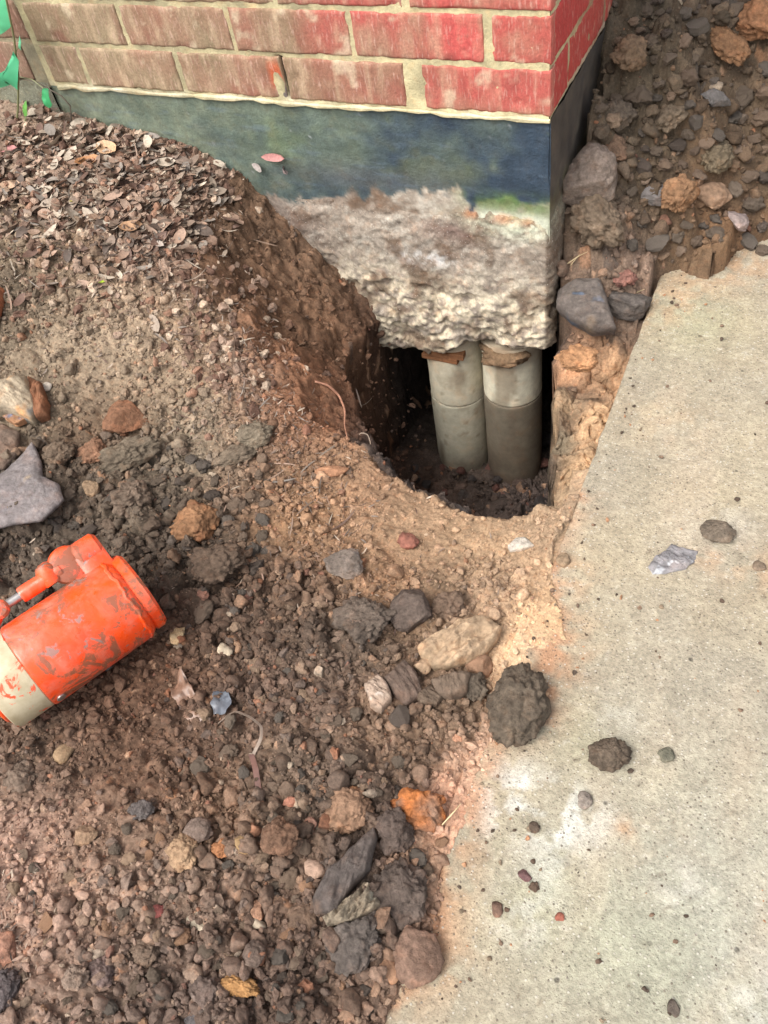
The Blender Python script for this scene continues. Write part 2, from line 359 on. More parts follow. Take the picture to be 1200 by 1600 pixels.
# steep walls: relief sized by sideways bumps (grid is in plan) plus ledges
zz += np.where(steep > 0, .022*fbm(np.c_[fx, fy, base*1.0], 20, 4, 61), 0)
fillz = (fx > .143) & (fx < SLAB_X+.0015) & (fy < -.34)
zz = np.where(fillz, np.maximum(zz, SLAB_Z-.002-.45*(SLAB_X-fx)+.0015*fbm(P3, 90, 3, 95)), zz)
ZG = zz.reshape(GX.shape)
# colours: clods of the relief carry their own tone
tone = 1+.34*fbm(P3, 11, 4, 81)+.16*fbm(P3, 70, 3, 83)
def desat(c, k=.16): l = c.mean(-1, keepdims=True)*np.array([1.08, .99, .88]); return c*(1-k)+l*k
def idt(b, i, thr): return np.where(b > thr, (i-.5), 0)
tone *= 1+.5*idt(b1*rough, i1, .003)+.35*idt(b2, i2, .002)+.3*idt(b3, i3, .001)
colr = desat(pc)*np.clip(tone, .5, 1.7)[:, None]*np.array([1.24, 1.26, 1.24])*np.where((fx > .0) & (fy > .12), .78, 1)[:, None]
acc = (i2 > .955) & (b2 > .003) & (rough > .5); colr[acc] = colr[acc]*.6+lin((170, 122, 88))*.4
acc = (i3 > .97) & (b3 > .0018); colr[acc] = colr[acc]*.4+lin((186, 150, 122))*.6
acc = (i2 < .06) & (b2 > .003) & (rough > .5); colr[acc] = colr[acc]*.6+lin((80, 76, 74))*.4
nx, ny = len(gx), len(gy)
idx = np.arange(nx*ny).reshape(ny, nx)
quads = np.stack([idx[:-1, :-1], idx[:-1, 1:], idx[1:, 1:], idx[1:, :-1]], -1).reshape(-1, 4)
# sideways shake gives the steep banks real overhang and grain
Vg = np.c_[fx, fy, zz]
st = (steep > 0) & near
Q = np.c_[fx, fy, base]
# the pit is undercut on its far side: lower parts of the bank recede outwards
ux_, uy_ = fx+.08, fy+.07; ul = np.hypot(ux_, uy_)+1e-6; dep_ = np.clip((zm-base)/(zm-zf), 0, 1)
ucut = (.055*dep_**.6+.075*dep_)*np.clip((-.02-fx)/.10, 0, 1)*np.exp(-np.clip(df, 0, 1)/.09)*(dm > 0)*near
Vg[:, 0] += ux_/ul*ucut; Vg[:, 1] += uy_/ul*ucut
Q = Vg.copy(); Vg[st, 0] += .013*fbm(Q[st], 24, 5, 111)+.004*fbm(Q[st], 120, 3, 113); Vg[st, 1] += .013*fbm(Q[st], 24, 5, 121)+.004*fbm(Q[st], 120, 3, 123)
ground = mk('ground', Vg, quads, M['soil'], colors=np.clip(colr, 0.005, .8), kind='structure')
ground['label'] = 'dug brown and reddish soil sloping to a pit under the wall'

def height(x, y):
    x = np.atleast_1d(x); y = np.atleast_1d(y)
    i = np.clip(np.searchsorted(gx, x)-1, 0, nx-2); j = np.clip(np.searchsorted(gy, y)-1, 0, ny-2)
    a = np.clip((x-gx[i])/(gx[i+1]-gx[i]), 0, 1); b = np.clip((y-gy[j])/(gy[j+1]-gy[j]), 0, 1)
    h = (ZG[j, i]*(1-a)+ZG[j, i+1]*a)*(1-b)+(ZG[j+1, i]*(1-a)+ZG[j+1, i+1]*a)*b
    return h
def top(x, y):
    h = height(x, y); return np.where(np.atleast_1d(x) > SLAB_X, np.maximum(h, SLAB_Z), h)
TS = np.arange(.35, 4.5, .003)
def on_ground(u, v):
    d = raydir(u, v); p = CAM[None]+d[None]*TS[:, None]
    below = p[:, 2] < top(p[:, 0], p[:, 1]); k = int(np.argmax(below)) if below.any() else len(TS)-1
    return p[k]
def nrm_at(x, y, e=.012):
    n = np.array([-(top(x+e, y)[0]-top(x-e, y)[0])/(2*e), -(top(x, y+e)[0]-top(x, y-e)[0])/(2*e), 1.0])
    n[:2] = np.clip(n[:2], -1.2, 1.2); return n/np.linalg.norm(n)
def img_dir(u, v, ang):
    """ground direction (world, horizontal) that runs at image angle ang (degrees, x right, y up) at this pixel"""
    z = on_ground(u, v)[2]; a = atz(u, v, z); e = 6
    b = atz(u+e*math.cos(math.radians(ang)), v-e*math.sin(math.radians(ang)), z); d = b-a
    return math.atan2(d[1], d[0])

# ------------------------------------------------------------------ concrete slab
sx = np.concatenate([[SLAB_X, SLAB_X+.0012, SLAB_X+.003], np.arange(SLAB_X+.006, .62, .0035), np.arange(.62, 1.3, .02), [2, 3]])
sy = np.concatenate([[-4, -3, -2], np.arange(-1.5, -1.3, .02), np.arange(-1.3, .35, .0035), np.arange(.35, .8, .02)])
SXm, SYm = np.meshgrid(sx, sy); a, b = SXm.ravel(), SYm.ravel(); Ps = np.c_[a, b, np.zeros_like(a)]
edge = a-SLAB_X
chip = .5+.5*fbm(Ps*np.array([0, 1, 1]), 30, 4, 205)
ztop = SLAB_Z+.0022*fbm(Ps, 7, 3, 201)+.0011*fbm(Ps, 70, 4, 203)
nick = np.clip(chip-.45, 0, 1)*.012
ztop -= np.where(edge < .02, np.exp(-(edge/(.0015+nick))**2)*(.0015+nick*.6), 0)
a2 = a-np.where(edge < .001, 0, 0)+np.where(edge < .0005, nick*.5, 0)
top_v = np.c_[a2, b, ztop]
n_y, n_x = SXm.shape; idt_ = np.arange(n_x*n_y).reshape(n_y, n_x)
fq = [np.stack([idt_[:-1, :-1], idt_[:-1, 1:], idt_[1:, 1:], idt_[1:, :-1]], -1).reshape(-1, 4)]
# side face towards the pit: rows going down
rows = [idt_[:, 0]]; V_ = [top_v]; cnt = len(top_v)
for k, dz in enumerate((.004, .012, .025, .04, .055, .07, .085, .1)):
    q = np.c_[np.full(n_y, SLAB_X), sy, np.full(n_y, SLAB_Z-dz)]
    q[:, 0] += .004*fbm(q, 40, 3, 210)+nick[idt_[:, 0]]*.4*math.exp(-dz/.02); V_.append(q); r = np.arange(cnt, cnt+n_y); cnt += n_y
    fq.append(np.stack([rows[-1][:-1], rows[-1][1:], r[1:], r[:-1]], -1)); rows.append(r)
qb = np.array([[3, sy[0], SLAB_Z], [3, sy[-1], SLAB_Z], [3, sy[0], SLAB_Z-.1], [3, sy[-1], SLAB_Z-.1]]); V_.append(qb)
fq.append(np.array([[rows[-1][0], rows[-1][-1], cnt+3, cnt+2], [cnt, cnt+1, cnt+3, cnt+2]]))
V_ = np.vstack(V_); fq = np.vstack(fq)
def blob(P_, u, v, r, z=SLAB_Z, e=1.0):
    p = atz(u, v, z); dep = float((p-CAM)@FW); rr = r*dep/F
    return np.exp(-(((P_[:, 0]-p[0])**2+(P_[:, 1]-p[1])**2)/(rr*rr))**e)
sc_ = np.tile(lin((176, 166, 142)), (len(V_), 1))
Pn = V_.copy(); Pn[:, 2] *= 1.0
def blend(cols, w, c): w = np.clip(w, 0, 1)[:, None]; return cols*(1-w)+lin(c)*w
sc_ = blend(sc_, .8*(.5+.9*fbm(Pn, 5, 3, 221)), (166, 158, 140))
sc_ = blend(sc_, .7*(.2+1.2*fbm(Pn, 9, 3, 223)), (190, 176, 146))
sc_ = blend(sc_, .9*blob(Pn, 1150, 1480, 330), (176, 176, 160))
for u, v, r, w in ((1090,500,70,.5),(860,1400,90,.35),(1000,1500,120,.3),(905,1150,50,.3)):
    sc_ = blend(sc_, w*blob(Pn, u, v, r), (168, 172, 142))
nn = fbm(Pn, 60, 5, 225)
for u, v, r, w in ((800,1250,62,1.1),(880,1275,52,1.1),(925,1285,35,.9),(775,1290,30,.8),(860,1330,50,.45),(820,1420,60,.4),(1060,1380,40,.45),(1130,830,55,.3),(1190,1560,70,.5),(960,1120,40,.25)):
    sc_ = blend(sc_, w*blob(Pn, u, v, r, e=1.5)*np.clip(.75+3.2*nn, 0, 1), (214, 214, 202))
for u, v, r, w in ((1090,420,60,.7),(1160,410,60,.75),(1050,470,45,.6),(1020,500,30,.5),(885,900,40,.7),(880,1000,45,.7),(1105,870,28,.5),(1160,870,50,.4),(920,1290,22,0),(975,1295,16,.9),(870,1060,35,.5),(1195,900,40,.4),(1050,660,60,.25),(720,1300,60,.6),(680,1500,55,.6),(700,1400,45,.5),(1020,1330,70,.2)):
    sc_ = blend(sc_, .75*w*blob(Pn, u, v, r)*np.clip(.6+2.2*nn, 0, 1), (196, 156, 118))
sm = fbm(Pn*np.array([1, .35, 1]), 16, 5, 231); sc_ = blend(sc_, np.clip(sm*2.6-.35, 0, 1)*.4, (196, 180, 156)); sc_ = blend(sc_, np.clip(-sm*2.6-.5, 0, 1)*.35, (146, 132, 112))
st_ = fbm(Pn*np.array([1, 5, 1])+.3*Pn[:, [1, 0, 2]], 45, 4, 233); sc_ = blend(sc_, np.clip(st_*3-.6, 0, 1)*.3, (206, 198, 178)); sc_ = blend(sc_, np.clip(fbm(Pn, 130, 3, 235)*5-2.0, 0, 1)*.5, (216, 210, 194))
sc_ = blend(sc_, np.clip(fbm(Pn, 85, 4, 237)*5-2.2, 0, 1)*.55, (112, 98, 80))
# soil washed along the slab's edge
wsp = np.interp(Pn[:, 1], sp[:, 1], sp[:, 0])
sc_ = blend(sc_, .75*np.exp(-np.clip(Pn[:, 0]-wsp, 0, 1)/.016)*(Pn[:, 1] < -.38)*np.clip(.8+1.6*nn, 0, 1), (192, 146, 112))
sc_ = blend(sc_, np.clip((SLAB_Z-.006-Pn[:, 2])*60, 0, .9), (150, 116, 84))
mt, t, bs = nodes('concrete_slab')
co = N(t, 'ShaderNodeTexCoord').outputs['Object']; base_c = N(t, 'ShaderNodeVertexColor', layer_name='Col').outputs[0]
c = mix(t, 1.0, base_c, math_(t, 'MULTIPLY', ramp(t, noise(t, co, 190, 7, .75), [(.3, .58), (.7, 1.28)]), ramp(t, noise(t, co, 30, 5, .6), [(.3, .85), (.7, 1.12)])), 'MULTIPLY')
vo = N(t, 'ShaderNodeTexVoronoi'); vo.inputs['Scale'].default_value = 210; t.links.new(co, vo.inputs['Vector'])
sel = N(t, 'ShaderNodeSeparateColor'); t.links.new(vo.outputs['Color'], sel.inputs[0])
grain = ramp(t, vo.outputs['Distance'], [(.18, 1.0), (.34, 0.0)])
c = mix(t, math_(t, 'MULTIPLY', grain, ramp(t, sel.outputs[0], [(.74, 0.0), (.78, .7)])), c, (.58, .54, .46))
c = mix(t, math_(t, 'MULTIPLY', grain, ramp(t, sel.outputs[1], [(.84, 0.0), (.87, .8)])), c, (.16, .13, .10))
vp = N(t, 'ShaderNodeTexVoronoi'); vp.inputs['Scale'].default_value = 38; t.links.new(co, vp.inputs['Vector'])
sp2 = N(t, 'ShaderNodeSeparateColor'); t.links.new(vp.outputs['Color'], sp2.inputs[0])
pit = math_(t, 'MULTIPLY', ramp(t, vp.outputs['Distance'], [(.06, 1.0), (.13, 0.0)]), ramp(t, sp2.outputs[0], [(.88, 0.0), (.90, .8)]))
c = mix(t, pit, c, (.09, .08, .065))
t.links.new(c, bs.inputs['Base Color']); bs.inputs['Roughness'].default_value = .93; bs.inputs['Specular IOR Level'].default_value = .25
hh = math_(t, 'SUBTRACT', math_(t, 'ADD', noise(t, co, 260, 7, .75), math_(t, 'MULTIPLY', grain, .25)), math_(t, 'MULTIPLY', pit, .9)); bump(t, bs, hh, .0028, 1.0)
M['slab'] = mt
slab = mk('pavement', V_, fq, M['slab'], colors=np.clip(sc_*np.array([.90, .885, .89]), .01, .85), kind='structure', smooth=True)
slab['label'] = 'worn sandy concrete slab edging the pit'

# ------------------------------------------------------------------ building: brick pier on a painted plinth and a rough footing
CH, BL, MJ = .0715, .2156, .0070        # course height, brick pitch, joint
house = empty('brick_building', (-.45, .2, -.5), 'weathered red brick corner on a blue-black painted plinth and undermined concrete footing', 'building')
inv = Matrix.Translation((.45, -.2, .5))
def under(o, root, off):
    o.parent = root; o.matrix_parent_inverse = Matrix.Translation(-Vector(off)); return o
HO = (-.45, .2, -.5)
def bricks_mesh(runs, seed):
    """runs: list of (origin, along, outward, brick list[(s0,s1,z0,z1)]) -> displaced blocks"""
    VV = []; FF = []; CC = []; cnt = 0; r = random.Random(seed)
    for (o_, al, ou, lst, tonef) in runs:
        o_ = np.array(o_, float); al = np.array(al, float); ou = np.array(ou, float)
        for (s0, s1, z0, z1, fine, wrap) in lst:
            step = .0045 if fine else .05
            ns = max(2, int((s1-s0)/step)); nz = max(2, int((z1-z0)/step))
            ss = np.linspace(s0, s1, ns+1); zs = np.linspace(z0, z1, nz+1)
            if fine:
                ss = np.sort(np.r_[ss, s0+.0012, s0+.003, s1-.0012, s1-.003]); zs = np.sort(np.r_[zs, z0+.0012, z0+.003, z1-.0012, z1-.003])
            Sg, Zg = np.meshgrid(ss, zs); a = Sg.ravel(); zc = Zg.ravel()
            ed = np.minimum(np.minimum(a-s0+(1 if wrap == 'l' else 0), s1-a+(1 if wrap == 'r' else 0)), np.minimum(zc-z0, z1-zc))
            jut = r.uniform(-.0012, .0012)
            P_ = o_+al*a[:, None]+np.array([0, 0, 1])*zc[:, None]
            ir = .0034*fbm(P_, 55, 4, seed)
            dep = jut-.0030*np.exp(-np.maximum(ed+ir, 0)/.0016)-.0022*np.clip(fbm(P_, 48, 4, seed+11)*4-1.7, 0, 1)-.006*np.exp(-((P_[:, 0]+.452)/.016)**2-((P_[:, 2]-.025)/.028)**2)*(P_[:, 0] < -.44)+.0007*fbm(P_, 160, 3, seed+3)+.0009*fbm(P_*np.array([3.0, 3.0, .35]), 60, 3, seed+7)
            if not fine: dep = np.full(len(a), jut)
            P1 = P_+ou*dep[:, None]
            # borders run back into the mortar
            ny_, nx_ = Sg.shape; I = np.arange(ny_*nx_).reshape(ny_, nx_)
            F1 = np.stack([I[:-1, :-1], I[:-1, 1:], I[1:, 1:], I[1:, :-1]], -1).reshape(-1, 4)
            ring = np.r_[I[0, :], I[1:, -1], I[-1, -2::-1], I[-2:0:-1, 0]]
            back = P1[ring]-ou*.02; nb = len(ring); J = np.arange(nb)+ny_*nx_
            F2 = np.stack([ring, J, np.roll(J, -1), np.roll(ring, -1)], -1)
            VV.append(np.vstack([P1, back])); FF.append(np.vstack([F1, F2])+cnt); cnt += len(P1)+nb
            CC.append(tonef(np.vstack([P1, back]), r.random(), r))
    return np.vstack(VV), np.vstack(FF), np.vstack(CC)
def tone_front(P_, k, r):
    x = P_[:, 0]; z = P_[:, 2]
    c = np.tile(lin((188, 84, 80)), (len(P_), 1)); c = blend(c, np.full(len(P_), k*.55), (168, 84, 74))
    grime = np.clip(.22-x*2.4-.2*(z > .07)+.6*fbm(P_, 9, 4, 301), 0, 1)
    c = blend(c, grime*.72, (128, 98, 80))
    c = blend(c, np.clip(-.25-x*1.5+.9*fbm(P_, 14, 4, 303), 0, 1)*.75, (126, 122, 94))
    streak = fbm(P_*np.array([1, 1, .22]), 90, 4, 305)
    c = blend(c, np.clip(streak*1.9-.1, 0, 1)*.65*(.45+np.clip(-x, 0, .6)), (196, 172, 142))
    c = blend(c, np.clip(streak*-1.6-.3, 0, 1)*.5, (120, 52, 48))
    c = blend(c, np.clip(.1-x*.9+fbm(P_, 30, 4, 308)*1.6, 0, 1)*.45, (150, 128, 104))
    c = blend(c, np.clip(fbm(P_, 38, 4, 307)*5-1.6, 0, 1)*.6, (200, 184, 156))
    c = blend(c, np.clip(fbm(P_, 24, 5, 309)*5-1.9, 0, 1)*.55, (112, 62, 54))
    c = blend(c, np.clip(.55-z/.030+fbm(P_, 40, 3, 310), 0, 1)*.30, (150, 128, 106))
    c = blend(c, np.exp(-((x+.456)/.012)**4-((z-.040)/.022)**4)*(x < -.446), (196, 104, 70)); c = blend(c, np.exp(-((x+.450)/.010)**4-((z-.010)/.014)**4)*.8, (84, 82, 84))
    return c
def tone_side(P_, k, r):
    c = np.tile(lin((178, 66, 62)), (len(P_), 1)); c = blend(c, np.full(len(P_), k*.4), (160, 78, 62))
    c = blend(c, np.clip((P_[:, 1]-.12)*2.2+.5*fbm(P_, 12, 4, 311), 0, 1)*.55, (146, 84, 66))
    c = blend(c, np.clip(fbm(P_, 45, 4, 313)*5-2.1, 0, 1)*.5, (204, 178, 150))
    return c
front_l, side_l = [], []
X_END = -.955
for row in range(34):
    z0 = row*CH+(.002 if row == 0 else MJ/2); z1 = (row+1)*CH-MJ/2
    fine = row < 5
    # front face, measured from the corner leftwards (s = -x)
    cuts = {0: [.0, .196, .240-.009, .435, .447, .640, .653, .848, .860, .94], 1: [.0, .084, .101, .302, .313, .515, .527, .730, .741, .94], 2: [.0, .2045, .2216, .4215, .4335, .637, .649, .852, .864, .94]}
    if row < 3: cc = cuts[row]
    else:
        off = .084 if row % 2 else .2045; cc = [.0, off]; s = off+.012
        while s+.2 < .93: cc += [s, s+.2036]; s += BL
        cc += [s, .94]
    for i in range(0, len(cc), 2):
        if cc[i+1]-cc[i] > .01: front_l.append((-cc[i+1]-(.0022 if i < len(cc)-2 else 0), -cc[i]+(.0022 if i else 0), z0, z1, fine, 'r' if i == 0 else ''))
    off = .2045 if row % 2 else .090; s = 0.0; e = off
    while s < 2.4:
        side_l.append((max(s, .0185), e, z0, z1, fine and s < .6, 'l' if s == 0 else '')); s = e+.012; e = s+.2036
vb, fb_, cb = bricks_mesh([((0, 0, 0), (1, 0, 0), (0, -1, 0), front_l, tone_front), ((0, 0, 0), (0, 1, 0), (1, 0, 0), side_l, tone_side)], 401)
mt, t, bs = nodes('brick_face')
co = N(t, 'ShaderNodeTexCoord').outputs['Object']; base_c = N(t, 'ShaderNodeVertexColor', layer_name='Col').outputs[0]
mp = N(t, 'ShaderNodeMapping'); mp.inputs['Scale'].default_value = (1, 1, .2); t.links.new(co, mp.inputs[0])
c = mix(t, 1.0, base_c, ramp(t, noise(t, co, 220, 6, .7), [(.3, .75), (.7, 1.2)]), 'MULTIPLY')
c = mix(t, ramp(t, noise(t, mp.outputs[0], 240, 4, .6), [(.55, 0.0), (.72, .45)]), c, (.62, .42, .34))
c = mix(t, ramp(t, noise(t, mp.outputs[0], 300, 4, .6, .4), [(.30, .5), (.42, 0.0)]), c, (.22, .08, .07))
t.links.new(c, bs.inputs['Base Color']); bs.inputs['Roughness'].default_value = .82; bs.inputs['Specular IOR Level'].default_value = .3
bump(t, bs, math_(t, 'ADD', noise(t, mp.outputs[0], 260, 5, .65), noise(t, co, 300, 4, .6)), .0011, .8)
M['brick'] = mt
under(mk('brick_facing', vb, fb_, M['brick'], colors=np.clip(cb, .01, .8)), house, HO)

def skin(o_, al, ou, s0, s1, z0, z1, step, depf, colf, wrap=.05):
    ss = np.linspace(s0, s1, int((s1-s0)/step)+1); zs = np.linspace(z0, z1, int((z1-z0)/step)+1)
    Sg, Zg = np.meshgrid(ss, zs); P_ = np.array(o_, float)+np.array(al, float)*Sg.ravel()[:, None]+np.array([0, 0, 1.])*Zg.ravel()[:, None]
    P1 = P_+np.array(ou, float)*depf(P_)[:, None]; n, m_ = Sg.shape; I = np.arange(n*m_).reshape(n, m_)
    return P1, np.stack([I[:-1, :-1], I[:-1, 1:], I[1:, 1:], I[1:, :-1]], -1).reshape(-1, 4), colf(P_)
def join(parts):
    V = []; Fq = []; C = []; k = 0
    for v, f, c in parts: V.append(v); Fq.append(f+k); C.append(c); k += len(v)
    return np.vstack(V), np.vstack(Fq), np.vstack(C)
def crack(P_): return np.exp(-((P_[:, 0]+.440+.10*(P_[:, 2]-.03))/.006)**2)*(P_[:, 2] < .070)*(P_[:, 2] > .002)*(P_[:, 1] < .01)
def mortar_dep(P_): return -.0022+.0016*fbm(P_, 45, 4, 501)+.0009*fbm(P_, 200, 3, 503)-.010*crack(P_)
def mortar_col(P_):
    c = np.tile(lin((202, 190, 150)), (len(P_), 1))
    c = blend(c, np.clip(-.05-P_[:, 0]*1.0+.9*fbm(P_, 20, 4, 505), 0, 1)*.75, (140, 132, 106))
    c = blend(c, np.clip((P_[:, 1]-.05)*6+.4*fbm(P_, 20, 3, 507), 0, .75), (150, 104, 82))
    c = blend(c, crack(P_)*1.3, (48, 40, 34))
    c = blend(c, np.clip(1-np.abs(P_[:, 2])/.008, 0, 1)*.5*np.clip(.6+fbm(P_, 30, 3, 509), 0, 1), (226, 220, 198))
    return c
HT = 34*CH
pm = join([skin((0, 0, 0), (-1, 0, 0), (0, -1, 0), .0026, .953, -.004, .36, .005, mortar_dep, mortar_col), skin((0, 0, 0), (0, 1, 0), (1, 0, 0), .0026, .6, -.004, .36, .006, mortar_dep, mortar_col),
           skin((0, 0, 0), (-1, 0, 0), (0, -1, 0), .0026, .953, .36, HT, .06, mortar_dep, mortar_col), skin((0, 0, 0), (0, 1, 0), (1, 0, 0), .6, 2.4, -.004, .36, .06, mortar_dep, mortar_col), skin((0, 0, 0), (0, 1, 0), (1, 0, 0), .0026, 2.4, .36, HT, .06, mortar_dep, mortar_col)])
# wide smeared joints and the run of mortar squeezed out along the plinth
M['mortar'] = earth('mortar', sc=150, bsc=330, bd=.0018, var=(.78, 1.15), rough=.95)
under(mk('mortar', *pm[:2], M['mortar'], colors=pm[2]), house, HO)
mb = MB(); pts = [(-.93+i*.01, -.0015, -.0035+.0022*vnoise(np.array([[i*.31, 0, 0]]), 5)[0]) for i in range(94)]
mb.tube(pts, [.0018+.0020*(1+vnoise(np.array([[i*.5, 3, 0]]), 8)[0]) for i in range(94)], 7)
vj = np.array(mb.V); under(mb.build('mortar_bead', M['mortar'], smooth=True), house, HO)
o = COL.objects['mortar_bead']; at = o.data.color_attributes.new('Col', 'FLOAT_COLOR', 'POINT')
cj = np.ones((len(vj), 4), np.float32); cj[:, :3] = mortar_col(vj); at.data.foreach_set('color', cj.ravel())

# painted plinth and rough footing: one continuous displaced skin each, with a core behind
def wav(x): return np.interp(x, [-.95, -.75, -.5, -.35, -.2, -.1, 0], [-.20, -.20, -.19, -.165, -.165, -.15, -.150])
def pl_dep(P_):
    s = np.where(P_[:, 0] > -1e-6, P_[:, 1], 0)
    return -.001+.0018*fbm(P_, 14, 3, 601)+.0007*fbm(P_*np.array([.5, .5, 2.5]), 90, 4, 603)+.003*np.clip(fbm(P_, 30, 3, 605), 0, 1)
def pl_col(P_):
    x = P_[:, 0]; z = P_[:, 2]; y = P_[:, 1]
    n1 = fbm(P_, 11, 4, 611); n2 = fbm(P_, 45, 4, 613)
    c = np.tile(lin((46, 60, 74)), (len(P_), 1))
    c = blend(c, np.clip(.3+n1, 0, 1)*.5, (58, 74, 88))
    c = blend(c, np.clip(.02-x*1.6+.8*n1+.3*n2, 0, 1)*.85, (98, 110, 94))
    c = blend(c, np.clip(-.75-x*1.6+.7*n2, 0, 1)*.75, (122, 128, 108))
    g = lambda x0, z0, rx, rz: np.exp(-((x-x0)/rx)**2-((z-z0)/rz)**2)
    c = blend(c, np.clip(g(-.48, -.07, .06, .035)*1.1+n2*.8-.3, 0, 1)*.5, (96, 112, 76))
    c = blend(c, np.clip(g(-.19, -.10, .09, .03)*1.0+n2*.7-.3, 0, 1)*.55, (84, 88, 62))
    c = blend(c, np.clip(g(-.06, -.142, .08, .012)*1.5+n2*1.6-.9, 0, 1)*.85, (74, 92, 58))
    c = blend(c, np.clip(g(-.33, -.13, .2, .03)*.9+n1*.5-.2, 0, 1)*.5, (88, 84, 94))
    c = blend(c, np.clip(-.80-z*5.5+n2*.9, 0, 1)*(x < -.3)*.7, (70, 62, 66))
    c = blend(c, np.clip(n2*6-3.6, 0, 1)*.25, (140, 146, 148)); c = blend(c, np.clip(fbm(P_, 190, 2, 619)*6-4.4, 0, 1)*.5, (180, 184, 188))
    c = blend(c, np.clip(np.clip(-x*.0+.5, 0, 1)*(np.clip(fbm(P_*np.array([.4, 1, 3.0]), 60, 4, 617)*5-1.4, 0, 1)), 0, 1)*.45, (96, 112, 128))
    wv = wav(x)+.012+.034*n1+.022*n2; kw = np.clip((wv+.008*fbm(P_, 130, 3, 615)-z)/.008+.5, 0, 1)[:, None]; c = c*(1-kw)+ft_col(P_)*kw
    mk_ = g(-.065, -.148, .080, .017)*(1.1+n2*2.6); c = blend(c, np.clip(mk_, 0, 1)*.8, (92, 116, 66)); c = blend(c, np.clip(g(-.06, -.176, .07, .014)*(1.1+n2*2.2), 0, 1)*.8, (206, 210, 190)); c = blend(c, np.clip(g(-.075, -.172, .018, .009)+g(-.035, -.175, .014, .008)-.3, 0, 1)*.8, (196, 132, 92))
    c = np.where((y > .001)[:, None], c*.25+lin((92, 80, 66))*(.8+.5*n2)[:, None]*.75, c)
    return c
def ft_dep(P_):
    z = P_[:, 2]; x = P_[:, 0]
    t_ = np.clip((-.16-z)/.06, 0, 1)
    low = np.clip((-.30-z)/.1, 0, 1)
    ztp = np.where(P_[:, 1] > .001, -.15, wav(x)); d = -.006*np.exp(-np.clip(ztp-z-.012, 0, 1)/.014)+.002+t_*.004+(.004+.010*low)*fbm(P_, 17, 4, 621)+(.003+.004*low)*fbm(np.c_[P_[:, 0]+.5*P_[:, 2], P_[:, 1], (P_[:, 2]-.5*P_[:, 0])*1.9], 44, 5, 623, .6)+(.0022+.003*low)*fbm(P_, 140, 4, 625)
    d += np.where(fbm(P_, 26, 3, 627) > .18, -.008*low-.002, 0)
    return d
def ft_col(P_):
    x = P_[:, 0]; z = P_[:, 2]; y = P_[:, 1]
    n1 = fbm(P_, 13, 4, 631); sq = np.c_[P_[:, 0]+.5*P_[:, 2], P_[:, 1], (P_[:, 2]-.5*P_[:, 0])*1.9]; n2 = fbm(sq, 60, 6, 633, .62)*.95+.25*fbm(P_, 24, 3, 634); n3 = fbm(P_, 28, 4, 635)
    c = np.tile(lin((160, 148, 134)), (len(P_), 1))
    c = blend(c, np.clip(.2+n1*1.6, 0, 1)*.65, (120, 102, 88))
    low = np.clip((-.25-z)/.10, 0, 1)
    c = blend(c, np.clip(.55+n2*3.2, 0, 1)*low*.95, (216, 202, 176))
    c = blend(c, np.clip(n2*3-.1, 0, 1)*(1-low)*.6, (196, 188, 174))
    c = blend(c, np.clip(-n3*3.4-.4, 0, 1)*.75, (104, 82, 64))
    g = lambda x0, z0, rx, rz: np.exp(-((x-x0)/rx)**2-((z-z0)/rz)**2)
    c = blend(c, g(-.05, -.185, .09, .022)*np.clip(.8+n2*1.5, 0, 1), (204, 208, 184))
    c = blend(c, g(-.06, -.165, .07, .012)*np.clip(.5+n2*2, 0, 1)*.7, (96, 120, 68))
    c = blend(c, np.clip(g(-.075, -.175, .02, .01)+g(-.035, -.178, .014, .008)+g(-.135, -.172, .012, .008), 0, 1)*.7, (190, 130, 90))
    c = blend(c, g(-.16, -.2, .06, .025)*.6*np.clip(.5+n1*2, 0, 1), (112, 82, 78))
    c = blend(c, g(-.22, -.27, .05, .015)*.8*np.clip(.5+n2*3, 0, 1), (222, 222, 220))
    c = blend(c, np.clip(1-(x+.52)/.12+n1, 0, 1)*(x < -.2)*.5, (92, 78, 74))
    c = np.where((y > .001)[:, None], c*.4+lin((86, 68, 54))*.6, c)
    return c
HPL = -.004
def edge_z(s, side):  # ragged underside height
    q = np.c_[s, np.full_like(s, 3.0*side), np.zeros_like(s)]
    return -.458-.016*fbm(q, 18, 3, 641)-.006*fbm(q, 60, 2, 643)-(.048*np.clip((s-.12)/.10, 0, 1) if side == 0 else 0)
def profile_skin(n_s, s_arr, z_top, z_bot, ou, al, side, depf, colf, n_z, tuck=True):
    V = []; nz = n_z; rows_ = []
    for k in range(nz+1):
        z = z_top+(z_bot-z_top)*k/nz
        P_ = np.array([0, 0, 0.])+np.array(al, float)*s_arr[:, None]; P_[:, 2] = z; V.append(P_)
    P_ = np.vstack(V); return P_
